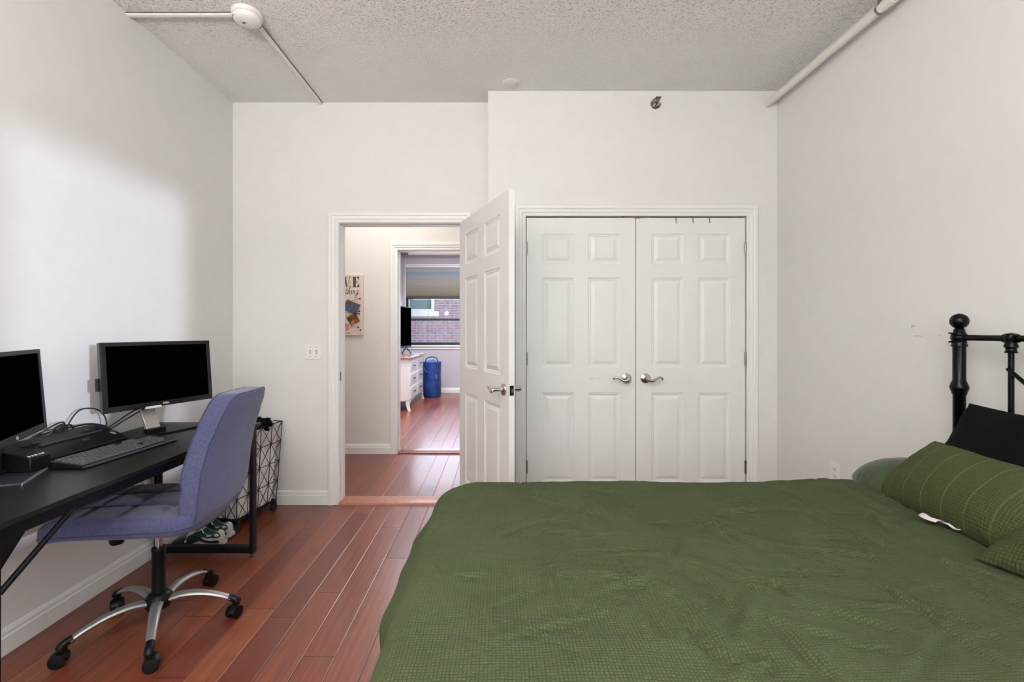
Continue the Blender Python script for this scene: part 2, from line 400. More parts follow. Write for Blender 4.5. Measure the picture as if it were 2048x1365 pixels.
HX0, HX1, HZ = -1.052, -.24, 2.092
b = MB(); b.box(-3.12, HX0, YH, YH+.12, 0, H).box(HX0, HX1, YH, YH+.12, HZ, H).box(HX1, XR+.16, YH, YH+.12, 0, H)
struct('wall_hall', b, M['wall_hall'])
struct('wall_hall_left', MB().box(-3.12, -3.0, YB+.12, YH, 0, H), M['wall_hall'])
struct('wall_bedroom_left', MB().box(XL-.12, XL, YH+.12, YF, 0, H), M['wall_far'])
struct('wall_bedroom_right', MB().box(2.0, 2.12, YH+.12, YF, 0, H), M['wall_far'])
FX0, FX1, FZ0, FZ1 = -1.90, -.30, .965, 2.57
b = MB(); b.box(XL-.12, FX0, YF, YF+.2, 0, H).box(FX1, 2.12, YF, YF+.2, 0, H).box(FX0, FX1, YF, YF+.2, 0, FZ0).box(FX0, FX1, YF, YF+.2, FZ1, H)
struct('wall_bedroom_far', b, M['wall_far'])

CAS = [(0,0),(0,.010),(.004,.013),(.022,.010),(.028,.015),(.046,.017),(.052,.022),(.070,.022),(.074,.018),(.074,0)]
trim_n = [0]
def casing(xa, xb, zt, yface, depth, jamb=.0, wallback=True):
    b = MB()
    for sgn, yy in ((-1, yface), (1, yface+depth)) if wallback else ((-1, yface),):
        paths = []
        for d, p in CAS:
            paths.append([(xa-d, yy+sgn*p, 0), (xa-d, yy+sgn*p, zt+d), (xb+d, yy+sgn*p, zt+d), (xb+d, yy+sgn*p, 0)])
        vs = [q for pth in paths for q in pth]; fs = []
        for i in range(len(paths)-1):
            for k in range(3): fs.append((i*4+k, i*4+k+1, (i+1)*4+k+1, (i+1)*4+k))
        b.add(vs, fs)
    if depth and wallback:   # jamb lining and stop
        j = .003
        b.box(xa, xa+j, yface-.002, yface+depth+.002, 0, zt).box(xb-j, xb, yface-.002, yface+depth+.002, 0, zt).box(xa, xb, yface-.002, yface+depth+.002, zt-j, zt)
        b.box(xa+j, xa+j+.006, yface+.045, yface+.085, 0, zt-j).box(xb-j-.006, xb-j, yface+.045, yface+.085, 0, zt-j).box(xa+j, xb-j, yface+.045, yface+.085, zt-j-.004, zt-j)
    trim_n[0] += 1
    return struct('trim_%d' % trim_n[0], b, M['trim'], ang=20)
tr1 = casing(OX0, OX1, OZ, YB, .12)
sp = MB(); sp.box(OX0+.0032, OX0+.0050, YB+.006, YB+.034, .90, .965); sp.box(OX0+.0048, OX0+.0060, YB+.012, YB+.026, .917, .948)
o = sp.build('strike_plate', M['steel'], tr1)
casing(CX0, CX1, CZ, YC, 0, wallback=False)
casing(HX0, HX1, HZ, YH, .12)
BB = [(0,0),(.015,0),(.015,.068),(.011,.074),(.011,.086),(.006,.099),(0,.101)]
bb_n = [0]
def baseboard(side, a, bp, nrm):
    b = MB(); a = Vector((*a, 0)); q = Vector((*bp, 0)); n = Vector((*nrm, 0))
    b.loft([[p+n*d+Vector((0, 0, z)) for d, z in BB] for p in (a, q)])
    return struct('baseboard_'+side, b, M['trim'], ang=20)
baseboard('left', (XL, YR), (XL, YB), (1, 0))
baseboard('back', (XL+.015, YB), (OX0-.074, YB), (0, -1))
baseboard('right', (XR, YR), (XR, YC), (-1, 0))
baseboard('closet', (CX1+.074, YC), (XR-.015, YC), (0, -1))
baseboard('hall', (-3, YH), (HX0-.074, YH), (0, -1))
baseboard('bedroom_far', (XL, YF), (2, YF), (0, -1))
baseboard('bedroom_left', (XL, YH+.12), (XL, YF-.015), (1, 0))
# thresholds
b = MB(); b.loft([[(x, YB-.022, 0), (x, YB-.014, .011), (x, YB+.0, .016), (x, YB+.12, .016), (x, YB+.135, .0)] for x in (OX0+.003, OX1-.003)])
struct('trim_4', b, M['threshold'], ang=20)
b = MB(); b.loft([[(x, YH-.022, 0), (x, YH-.014, .014), (x, YH+.0, .018), (x, YH+.12, .018), (x, YH+.135, .0)] for x in (HX0+.003, HX1-.003)])
struct('trim_5', b, M['threshold_d'], ang=20)

# ------------------------------------------------------------------ six-panel doors
def panel_face(b, W, Hd, y, sgn, xs, zs):
    prof = [(0, 0), (.006, .004), (.013, .0045), (.018, .0075), (.024, .0075), (.046, .001), (.050, .0008)]
    gx = [0, xs[0], xs[1], xs[2], xs[3], W]; gz = [0]+zs+[Hd]
    for i in range(5):
        for j in range(len(gz)-1):
            a0, a1, c0, c1 = gx[i], gx[i+1], gz[j], gz[j+1]
            if i in (1, 3) and j in (1, 3, 5):
                rings = [[(a0+d, y+sgn*e, c0+d), (a1-d, y+sgn*e, c0+d), (a1-d, y+sgn*e, c1-d), (a0+d, y+sgn*e, c1-d)] for d, e in prof]
                vs = [p for r in rings for p in r]; fs = []
                for k in range(len(rings)-1):
                    for q in range(4): fs.append((k*4+q, k*4+(q+1) % 4, (k+1)*4+(q+1) % 4, (k+1)*4+q))
                k = (len(rings)-1)*4; fs.append((k, k+1, k+2, k+3)); b.add(vs, fs)
            else:
                b.add([(a0, y, c0), (a1, y, c0), (a1, y, c1), (a0, y, c1)], [(0, 1, 2, 3)])
def door_mesh(W, Hd, t=.035):
    k = W/.76
    xs = [.106*k, .330*k, .430*k, .654*k]
    zs = [Hd-1.84, Hd-1.215, Hd-1.040, Hd-.415, Hd-.322, Hd-.110]
    b = MB(); panel_face(b, W, Hd, 0, 1, xs, zs); panel_face(b, W, Hd, t, -1, xs, zs)
    b.add([(0,0,0),(W,0,0),(W,t,0),(0,t,0),(0,0,Hd),(W,0,Hd),(W,t,Hd),(0,t,Hd)], [(0,3,2,1),(4,5,6,7),(1,2,6,5),(0,4,7,3)])
    return b
def lever(parent, x, z, y, sy, dirx, ln=.10):
    """rose and S-curved lever, on face y, pointing out along sy, lever towards dirx"""
    Mx = T(x, y, z) @ RX(PI/2 if sy < 0 else -PI/2)
    b = MB(); b.lathe([(.001, 0), (.035, 0), (.0355, .004), (.033, .008), (.028, .0095), (.024, .013), (.014, .0165), (.0115, .02), (.0115, .060), (.001, .062)], 28, Mx)
    h = b.build('door_handle', M['nickel'], parent, ang=30)
    yo = y+sy*.060
    pts = [(x-dirx*.006, yo+sy*.004, z-.002), (x+dirx*.014, yo+sy*.006, z-.010), (x+dirx*.034, yo+sy*.005, z-.012), (x+dirx*.055, yo+sy*.003, z-.001), (x+dirx*.074, yo, z+.010), (x+dirx*.090, yo-sy*.003, z+.011), (x+dirx*ln, yo-sy*.007, z+.003), (x+dirx*(ln+.002), yo-sy*.008, z-.006)]
    sp = smooth_pts(pts, 5); n = len(sp)
    rr = [(.0105-.0045*min(1, i/n*1.3)) for i in range(n)]; rr[-1] = .0055
    l = MB().tube(sp, rr, 10).lathe([(.001, 0), (.012, 0), (.013, .006), (.010, .012), (.001, .013)], 20, T(x, yo-sy*.001, z) @ RX(PI/2 if sy < 0 else -PI/2))
    l.build('lever', M['nickel'], h, ang=50)
def hinge(parent, x, z, y, side):
    b = MB(); b.box(min(x, x+side*.014), max(x, x+side*.014), y-.0015, y+.001, z-.045, z+.045)
    for k in range(3): b.lathe([(.001, 0), (.0062, 0), (.0062, .0285), (.001, .0285)], 12, T(x, y-.0065, z-.045+k*.0305))
    b.build('hinge', M['steel'], parent)
DH = 2.040
d1 = thing('door_1', None, None, (-.292, YB-.018, .012), R(-66.7)); d1['kind'] = 'structure'
W1 = .862
door_mesh(W1, DH).build('door_leaf', M['door'], d1, ang=12)
lever(d1, W1-.068, .925, 0, -1, -1); lever(d1, W1-.068, .925, .035, 1, -1)
b = MB(); b.box(W1-.0005, W1+.0015, .005, .030, .925-.028, .925+.028); b.build('latch_plate', M['plastic_b'], d1, bevel=.003)
b = MB(); b.box(W1, W1+.010, .011, .024, .925-.011, .925+.011); b.build('latch_bolt', M['nickel'], d1)
d2 = thing('door_2', None, None, (.1845, YC+.002, .012)); d2['kind'] = 'structure'
W2 = .7565
door_mesh(W2, DH).build('door_leaf', M['door_s'], d2, ang=12)
lever(d2, .878-.1845, .925, 0, -1, -1)
for z in (1.825, 1.06, .31): hinge(d2, 0, z, 0, -1)
d3 = thing('door_3', None, None, (.1845+W2+.005, YC+.002, .012)); d3['kind'] = 'structure'
door_mesh(W2, DH).build('door_leaf', M['door'], d3, ang=12)
lever(d3, 1.010-(.1845+W2+.005), .925, 0, -1, 1)
for z in (1.825, 1.06, .31): hinge(d3, W2, z, 0, 1)
b = MB(); b.box(.862, .945, YC-.003, YC+.03, CZ-.009, CZ-.002); b.box(.955, 1.02, YC-.004, YC+.03, CZ-.010, CZ-.003); b.box(.935, .972, YC-.006, YC+.02, CZ-.0135, CZ-.006)
tag(b.build('door_catch', nz_mat('worn_brass', (.22,.15,.09), .5, 80, .5, .1, .001, metal=.7)), 'worn brown metal catch plate above the gap of the closet doors', 'catch')
hk = MB(); hk.box(-.004, .004, -.0035, .0, -.010, .012); hk.tube(smooth_pts([(0, -.002, -.004), (0, -.004, -.018), (0, -.011, -.026), (0, -.014, -.018)], 4), .0022, 6)
hk.box(-.004, .004, -.0035, .03, .0105, .012)
hook = hk.build('over_door_hook', M['steel'])
for i, (x, lab) in enumerate(((1.222, 'small metal hook over the right closet door, nearest the middle gap'), (1.340, 'small metal hook over the right closet door, middle one of three'), (1.455, 'small metal hook over the right closet door, nearest the hinges'))):
    h = hook if i == 0 else hook.copy()
    if i: COL.objects.link(h)
    h.location = (x, YC+.0015, 2.0405); tag(h, lab, 'hook', 'hooks over the closet door')

# ------------------------------------------------------------------ wall fittings
t0 = thing('light_switch', 'white double toggle light switch plate left of the open doorway', 'light switch', (-1.362, YB, 1.112))
MB().box(-.058, .058, -.006, 0, -.057, .057).build('switch_plate', M['plastic_w'], t0, bevel=.003)
for dx in (-.023, .023):
    tg = MB(); tg.box(dx-.005, dx+.005, -.007, -.005, -.012, .012, 1); tg.loft([[(dx-.0035, -.006, -.004), (dx+.0035, -.006, -.004), (dx+.0035, -.006, .008), (dx-.0035, -.006, .008)], [(dx-.003, -.017, -.010), (dx+.003, -.017, -.010), (dx+.003, -.017, -.004), (dx-.003, -.017, -.004)]])
    tg.build('toggle', [M['plastic_w'], M['plastic_g']], t0)
    for z in (-.034, .034): MB().lathe([(.001, 0), (.0035, 0), (.003, .0015), (.001, .0015)], 10, T(dx, -.006, z) @ RX(PI/2)).build('screw', M['steel'], t0)
def outlet(name, label, loc, rz):
    t0 = thing(name, label, 'outlet', loc, rz)
    MB().box(-.035, .035, -.006, 0, -.057, .057).build('outlet_plate', M['plastic_w'], t0, bevel=.003)
    for z in (-.02, .02):
        s = MB().prism(rrect(.0165, .014, .007), .006, .0085, T(0, 0, z) @ RX(PI/2)).build('socket', M['plastic_w'], t0)
        MB().box(-.008, -.0055, -.0092, -.0084, z-.004, z+.006).box(.0055, .008, -.0092, -.0084, z-.004, z+.005).box(-.002, .002, -.0092, -.0084, z-.011, z-.007).build('slot', M['slot'], s)
outlet('wall_outlet', 'white wall outlet on the right wall beyond the bed', (XR, 2.605, .455), R(-90))
outlet('wall_outlet', 'white wall outlet low on the left wall under the desk', (XL, 2.52, .43), R(90))
# smoke detector
t0 = thing('smoke_detector', 'round white smoke detector on the ceiling', 'smoke detector', (-1.325, 2.385, H))
MB().lathe([(.001, 0), (.074, 0), (.074, -.018), (.070, -.022), (.001, -.022)], 40).build('mounting_base', M['race'], t0)
MB().lathe([(.001, -.022), (.066, -.022), (.069, -.028), (.069, -.036), (.064, -.044), (.050, -.052), (.001, -.056)], 40).build('detector_body', M['plastic_w'], t0)
b = MB()
for k in range(9):
    a0 = R(40+k*22); pts = [(.0665*math.cos(a0+q), .0665*math.sin(a0+q), -.0415) for q in (0, .09, .18, .27)]
    b.tube(pts, .002, 6)
b.build('vent_slots', M['plastic_g'], t0)
MB().prism([(-.012, 0), (0, -.005), (.012, 0), (0, .005)], -.0575, -.0550, T(-.012, -.008, 0)).build('test_button', M['plastic_g'], t0)
# raceways
b = MB().loft([[(x, 2.385+dy, z) for dy, z in ((-.014, H), (-.014, H-.015), (-.010, H-.018), (.010, H-.018), (.014, H-.015), (.014, H))] for x in (XL, -1.40)])
rc = b.build('cable_raceway', M['race']); tag(rc, 'painted cable raceway across the ceiling from the left wall to the smoke detector', 'raceway')
b = MB(); b.box(XL, -1.40, 2.3695, 2.3709, H-.0085, H-.002); b.build('dark_edge_strip', M['dark_strip'], rc)
b = MB().loft([[(-1.308+dx, y, z) for dx, z in ((-.014, H), (-.014, H-.015), (-.010, H-.018), (.010, H-.018), (.014, H-.015), (.014, H))] for y in (2.455, YB)])
rc = b.build('cable_raceway', M['race']); tag(rc, 'painted cable raceway from the smoke detector to the wall above the doorway', 'raceway')
b = MB(); b.box(-1.2939, -1.2925, 2.46, YB, H-.008, H-.002); b.build('dark_edge_strip', M['dark_strip'], rc)
# ceiling cover plate
t0 = thing('ceiling_cover_plate', 'flat round white blanking plate on the ceiling above the closet', 'cover plate', (.077, 3.062, H))
MB().lathe([(.001, 0), (.064, 0), (.064, -.003), (.061, -.005), (.001, -.005)], 40).build('plate', M['ceiling'] if 0 else M['race'], t0)
for dx in (-.04, .04): MB().lathe([(.001, -.005), (.004, -.005), (.003, -.007), (.001, -.007)], 10, T(dx, 0, 0)).build('screw', M['steel'], t0)
# sprinkler
t0 = thing('fire_sprinkler', 'chrome sidewall fire sprinkler high above the closet doors', 'sprinkler', (1.080, YC, 2.843))
Mx = RX(PI/2)
MB().lathe([(.001, 0), (.037, 0), (.0375, .004), (.034, .008), (.030, .006), (.020, .003), (.001, .003)], 32, Mx).build('escutcheon', M['nickel'], t0)
b = MB().lathe([(.001, .003), (.012, .003), (.012, .014), (.008, .02), (.001, .02)], 16, Mx)
b.tube(smooth_pts([(-.009, -.016, 0), (-.013, -.03, .001), (-.004, -.045, .002)], 4), .0028, 6).tube(smooth_pts([(.009, -.016, 0), (.013, -.03, .001), (.004, -.045, .002)], 4), .0028, 6)
b.build('sprinkler_head', M['steel'], t0)
MB().box(-.012, .024, -.052, -.018, .024, .027).box(-.012, .012, -.050, -.048, -.01, .012).build('deflector', M['steel'], t0)
MB().tube([(0, -.02, 0), (0, -.044, 0)], .0025, 8).build('glass_bulb', nmat('bulb_red', (.08,.01,.01), .2), t0)
# pipe along the right wall
t0 = thing('sprinkler_pipe', 'cream painted pipe running along the top of the right wall', 'pipe', (1.858, 0, 2.842))
b = MB().lathe([(.001, 0), (.0225, 0), (.0225, 4.85), (.001, 4.85)], 24, T(0, YR+.005, 0) @ RX(-PI/2))
b.build('pipe_run', M['pipe'], t0)
b = MB().lathe([(.001, -.03), (.0265, -.03), (.0268, -.024), (.0255, .03), (.001, .03)], 24, T(0, 2.17, 0) @ RX(-PI/2)); b.build('coupling', M['pipe'], t0)
b = MB().lathe([(.001, 0), (.0245, 0), (.0245, .012), (.001, .012)], 24, T(0, 2.22, 0) @ RX(-PI/2)); b.bar((0, 2.226, .02), (0, 2.226, .092), .006, .02).box(-.022, .022, 2.205, 2.247, .084, .092)
b.build('hanger', M['steel'], t0)

# ------------------------------------------------------------------ bedroom beyond: window, shade, furniture
wd = thing('window_1', None, None, (0, 0, 0)); wd['kind'] = 'structure'
b = MB(); yy = YF+.05; F = .045
b.box(FX0, FX0+F, yy, yy+.06, FZ0, FZ1).box(FX1-F, FX1, yy, yy+.06, FZ0, FZ1).box(FX0, FX1, yy, yy+.06, FZ0, FZ0+.055).box(FX0, FX1, yy, yy+.06, FZ1-.05, FZ1)
b.box(FX0, FX1, yy-.015, yy+.05, 1.455, 1.500).box(FX0, FX1, yy-.01, yy+.05, 1.90, 1.95)
b.build('window_frame', M['win_black'], wd)
MB().box(FX0+F, FX1-F, yy+.02, yy+.026, FZ0+.05, 1.46).build('pane', M['glass'], wd)
MB().box(FX0+F, FX1-F, yy+.035, yy+.041, 1.49, FZ1-.05).build('pane', M['glass'], wd)
b = MB(); b.box(FX0-.02, FX1+.04, YF-.045, YF+.05, FZ0-.03, FZ0).box(FX0-.02, FX1+.04, YF-.016, YF, FZ0-.085, FZ0-.03)
b.box(FX0-.014, FX0, YF-.015, YF+.05, FZ0, FZ1+.01).box(FX1, FX1+.05, YF-.015, YF+.05, FZ0, FZ1+.01).box(FX0-.014, FX1+.05, YF-.03, YF, FZ1, FZ1+.025)
b.build('window_sill', M['trim'], wd)
sd = thing('window_shade', 'half-lowered pleated shade over the window of the far room', 'window shade', (0, 0, 0))
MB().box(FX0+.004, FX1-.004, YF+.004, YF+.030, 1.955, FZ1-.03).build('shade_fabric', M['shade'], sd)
MB().box(FX0+.004, FX1-.004, YF+.002, YF+.032, 1.915, 1.956).build('bottom_rail', nz_mat('shade_rail', (.045,.032,.02), .5, 30, .1, 0), sd)
MB().box(FX0+.004, FX1-.004, YF+.002, YF+.034, FZ1-.03, FZ1).build('head_rail', M['trim'], sd)
pp = thing('ceiling_pipe', 'white pipe under the ceiling above the far room window', 'pipe', (0, 8.95, 2.775))
MB().lathe([(.001, 0), (.032, 0), (.032, 3.3), (.001, 3.3)], 20, T(-1.80, 0, 0) @ RY(PI/2)).build('pipe_run', M['trim'], pp)
MB().lathe([(.001, 0), (.038, 0), (.038, .03), (.001, .03)], 20, T(-.96, 0, 0) @ RY(PI/2)).build('coupling', M['trim'], pp)
MB().lathe([(.001, 0), (.030, 0), (.030, .15), (.001, .15)], 20, T(-1.95, 0, 0) @ RY(PI/2)).build('valve', M['steel'], pp)
# neighbouring building
nb = thing('brick_building', 'brick building with a white-framed window outside the far room', 'building', (0, 12, -4))
wx0, wx1, wz0, wz1 = -3.1, -1.73, 5.76, 7.4
b = MB(); b.box(-8, wx0, 0, .4, 0, 14).box(wx1, 6, 0, .4, 0, 14).box(wx0, wx1, 0, .4, 0, wz0).box(wx0, wx1, 0, .4, wz1, 14); b.build('brick_facade', M['brick'], nb)
b = MB(); b.box(wx0, wx0+.06, -.02, .1, wz0, wz1).box(wx1-.08, wx1, -.02, .1, wz0, wz1).box(wx0, wx1, -.02, .1, wz1-.06, wz1).box(wx0, wx1, -.03, .1, wz0, wz0+.06)
fr = b.build('window_frame', M['sash_white'], nb)
MB().box(wx0+.05, wx1-.07, .04, .06, wz0+.05, wz1-.05).build('pane', M['teal_glass'], fr)
MB().box(wx0-.06, wx1+.12, -.10, .1, wz0-.13, wz0-.002).build('window_ledge', M['sash_white'], nb)
# dresser
DX, DY0, DY1, DT = -1.425, 7.12, 8.42, .845
dr = thing('dresser', 'white dresser with lattice drawer fronts seen through both doorways', 'dresser', (0, 0, 0))
b = MB(); b.box(-1.90, DX, DY0+.01, DY1-.01, .15, DT-.03)
b.build('body', M['dresser'], dr, bevel=.004)
b = MB(); b.box(-1.93, DX+.035, DY0-.03, DY1+.03, DT-.03, DT); b.build('tabletop', M['dresser_top'], dr, bevel=.006)
def leg_poly(s): return [(0, .30), (.055, .30), (.045, .15), (.035, .05), (.035+s, 0), (-.005+s, 0), (.0, .08)]
for (yy, sg) in ((DY0+.01, 1), (DY1-.01, -1)):
    for xx in (DX, -1.90):
        b = MB(); rings = []
        for dz, wv, ox in ((.16, .05, 0), (.10, .05, 0), (.05, .042, .006), (0, .038, .022)):
            s = 1 if xx == DX else -1
            xa = xx+s*ox; xb = xx-s*wv+s*ox
            y0_, y1_ = yy-sg*ox*.6, yy+sg*(wv-ox*.6)
            rings.append([(xa, y0_, dz), (xb, y0_, dz), (xb, y1_, dz), (xa, y1_, dz)])
        b.loft(rings); b.build('leg', M['dresser'], dr)
b = MB(); pl = [(DY0+.05, .16), (DY0+.05, .10), (DY0+.2, .135), ((DY0+DY1)/2, .15), (DY1-.2, .135), (DY1-.05, .10), (DY1-.05, .16)]
b.loft([[(x, y, z) for y, z in pl] for x in (DX-.012, DX)]); b.build('apron', M['dresser'], dr)
for c in range(2):
    for r_ in range(3):
        ya = DY0+.07+c*.59; yb = ya+.565; za = .175+r_*.212; zb = za+.195
        if r_ == 2: zb -= .01
        f = MB(); f.box(DX-.01, DX+.010, ya, yb, za, zb); f.build('drawer', M['dresser'], dr, bevel=.003)
        g = dr.children[-1]
        MB().box(DX+.010, DX+.0125, ya+.03, yb-.03, za+.028, zb-.028).build('lattice_panel', M['lattice'], g)
        h = MB().tube(smooth_pts([(DX+.011, (ya+yb)/2-.045, (za+zb)/2), (DX+.034, (ya+yb)/2-.035, (za+zb)/2), (DX+.036, (ya+yb)/2+.035, (za+zb)/2), (DX+.011, (ya+yb)/2+.045, (za+zb)/2)], 4), .0065, 8)
        h.build('handle', M['black_metal'], g)
# television on the dresser
ang = math.atan2(1.15, .20)
tv = thing('television', 'black flat screen television standing on the white dresser', 'television', (-1.735, 7.66, DT), ang)
MB().box(-.60, .60, -.025, .015, .115, .835).build('tv_body', M['plastic_b'], tv, bevel=.006)
MB().box(-.585, .585, -.0262, -.025, .150, .822).build('screen', M['screen'], tv)
MB().box(-.60, .60, -.0275, -.025, .115, .142).build('bezel', M['bezel_blue'], tv)
for x in (-.42, .42):
    b = MB(); b.bar((x, 0, .12), (x-.05, -.11, .006), .014, .010).bar((x, 0, .12), (x+.05, .10, .006), .014, .010); b.build('stand_leg', M['black_metal'], tv)
# blue hamper
hm = thing('laundry_hamper', 'tall round blue laundry hamper between dresser and far window', 'laundry hamper', (-1.29, 8.64, 0))
rings = []
for z, rr in ((0, .155), (.02, .165), (.2, .17), (.4, .168), (.6, .172), (.665, .172)):
    rings.append([((rr+.004*math.sin(7*a+z*9))*math.cos(a), (rr+.004*math.sin(5*a+z*7))*math.sin(a), z) for a in [2*PI*k/36 for k in range(36)]])
MB().loft(rings).build('hamper_body', M['hamper'], hm)
MB().tube([(.172*math.cos(2*PI*k/36), .172*math.sin(2*PI*k/36), .665) for k in range(36)], .006, 6, closed=True).build('rim', M['hamper_cloth'], hm)
MB().tube(smooth_pts([(-.10, -.13, .65), (-.09, -.12, .73), (0, -.10, .765), (.09, -.08, .74), (.13, -.09, .66)], 5), .009, 8).build('carry_handle', M['cable'], hm)
MB().tube(smooth_pts([(-.12, -.125, .56), (-.10, -.155, .50), (-.02, -.18, .48), (.02, -.178, .53), (.03, -.172, .59)], 5), .006, 8).build('carry_handle', M['hamper_cloth'], hm)
MB().box(.085, .115, -.158, -.140, .36, .44).build('label_patch', M['cloth_p'], hm)
cl = MB(); 
def cf(u, v):
    a = u*2*PI; r_ = .158*v
    return (r_*math.cos(a), r_*math.sin(a), .652+.045*(1-v*v)+.03*noise.noise(Vector((r_*math.cos(a)*14, r_*math.sin(a)*14, 3))))
cl.grid(cf, 36, 8); o = cl.build('laundry', M['hamper_cloth']); o.location = (-1.29, 8.64, 0); tag(o, 'bunched blue laundry showing at the top of the blue hamper', 'laundry', kind='stuff')
# wall lamp with two bulbs (only its reflection in the far window is seen)
wl = thing('wall_lamp', 'two-bulb wall lamp whose warm glow reflects in the far window', 'lamp', (XL, 5.6, 1.66))
MB().box(0, .02, -.06, .06, -.06, .06).build('lamp_base', M['nickel'], wl, bevel=.004)
MB().tube([(.01, 0, 0), (.45, 0, 0)], .008, 8).build('arm', M['nickel'], wl)
for x in (.12, .43):
    MB().tube([(x, 0, 0), (x, 0, .03)], .012, 8).build('bulb_holder', M['nickel'], wl)
    MB().lathe([(.001, -.05), (.03, -.04), (.05, -.01), (.05, .02), (.03, .045), (.001, .052)], 20, T(x, 0, .075)).build('bulb', M['bulb'], wl)

# ------------------------------------------------------------------ hall sign and photos
SX0, SX1, SZ0, SZ1 = -1.84, -1.402, 1.216, 1.836
sg = thing('wooden_sign', 'whitewashed wooden plank sign with dark lettering on the hall wall', 'sign', (SX0, YH-.002, SZ0))
W, Hh = SX1-SX0, SZ1-SZ0
MB().box(0, W, -.018, 0, 0, Hh).build('board', M['sign'], sg, bevel=.002)
def poly_letters(b, ch, x, z, h):
    th = h*.26; tn = h*.035; s = h*.10; Mz = T(x, -.018, z) @ RX(PI/2)
    def q(pts): b.prism(pts, 0, .0015, Mz)
    if ch == 'L':
        q([(s, 0), (s+th, 0), (s+th, h), (s, h)]); q([(0, h-tn), (th+2*s, h-tn), (th+2*s, h), (0, h)]); q([(0, 0), (h*.62, 0), (h*.62, tn), (0, tn)]); q([(h*.62, 0), (h*.62, h*.34), (h*.60, h*.34), (h*.40, 0)]); return h*.66
    if ch == 'O':
        n = 28; o_ = [(h*.38*math.cos(2*PI*k/n)+h*.38, h*.5*math.sin(2*PI*k/n)+h*.5) for k in range(n)]; i_ = [(h*.15*math.cos(2*PI*k/n)+h*.38, h*.46*math.sin(2*PI*k/n)+h*.5) for k in range(n)]
        for k in range(n): q([o_[k], o_[(k+1) % n], i_[(k+1) % n], i_[k]])
        return h*.80
    if ch == 'V':
        w = h*.78; q([(.06*h, h), (.06*h+th, h), (w*.56, 0), (w*.46, 0)]); q([(w*.88, h), (w*.93, h), (w*.56, 0), (w*.52, 0)])
        q([(0, h-tn), (th+.14*h, h-tn), (th+.14*h, h), (0, h)]); q([(w*.76, h-tn), (w*1.04, h-tn), (w*1.04, h), (w*.76, h)]); return w*1.06
    if ch == 'E':
        q([(s, 0), (s+th, 0), (s+th, h), (s, h)]); q([(0, h-tn), (h*.66, h-tn), (h*.66, h), (0, h)]); q([(0, 0), (h*.68, 0), (h*.68, tn), (0, tn)]); q([(s+th, h*.5-tn/2), (h*.5, h*.5-tn/2), (h*.5, h*.5+tn/2), (s+th, h*.5+tn/2)])
        q([(h*.66, h), (h*.66, h*.70), (h*.64, h*.70), (h*.46, h-tn)]); q([(h*.68, 0), (h*.68, h*.32), (h*.66, h*.32), (h*.46, tn)]); q([(h*.5, h*.36), (h*.5, h*.64), (h*.485, h*.64), (h*.42, h*.5), (h*.485, h*.36)]); return h*.72
b = MB(); x = .058; hL = .106
for ch in 'LOVE': x += poly_letters(b, ch, x, Hh-.125, hL)+.009
b.build('lettering', M['sign_ink'], sg)
G = {'e': ([[(.05,.5),(.55,.6),(.5,.95),(.2,.9),(.1,.4),(.3,0),(.7,.25)]], .6), 'v': ([[(0,.8),(.15,1),(.25,0),(.6,.9),(.7,.8)]], .62), 'r': ([[(0,.2),(.2,.9),(.3,.8),(.5,.85),(.4,.1),(.7,.2)]], .6),
     'y': ([[(0,.8),(.12,1),(.15,.2),(.35,0),(.6,.5),(.62,1)],[(.62,1),(.55,0),(.35,-1),(.05,-.9),(.15,-.45),(.8,.25)]], .75), 't': ([[(.3,1.9),(.15,.3),(.3,0),(.6,.3)],[(0,1.15),(.55,1.2)]], .5),
     'h': ([[(0,0),(.2,1.4),(.35,2.2),(.2,2.0),(.1,0)],[(.1,.4),(.35,1),(.5,.8),(.45,.1),(.6,0),(.8,.3)]], .72), 'i': ([[(0,.6),(.12,1),(.12,.1),(.25,0),(.45,.3)],[(.16,1.5),(.20,1.55)]], .4),
     'n': ([[(0,.7),(.12,1),(.12,0)],[(.12,.4),(.4,1),(.52,.8),(.5,.1),(.6,0),(.8,.3)]], .75), 'g': ([[(.5,.9),(.25,1),(.08,.5),(.25,0),(.5,.4),(.55,1)],[(.55,1),(.5,-.2),(.3,-1.05),(0,-.9),(.1,-.4),(.85,.2)]], .75)}
b = MB(); x = .108; hs = .036
for ch in 'everything':
    st, adv = G[ch]
    for s_ in st:
        pts = [(x+(px_+.3*py_)*hs, -.0195, Hh-.195+py_*hs) for px_, py_ in s_]
        b.tube(smooth_pts(pts, 4), .0017, 5)
    x += adv*hs*1.28
b.build('script_lettering', M['sign_ink'], sg)
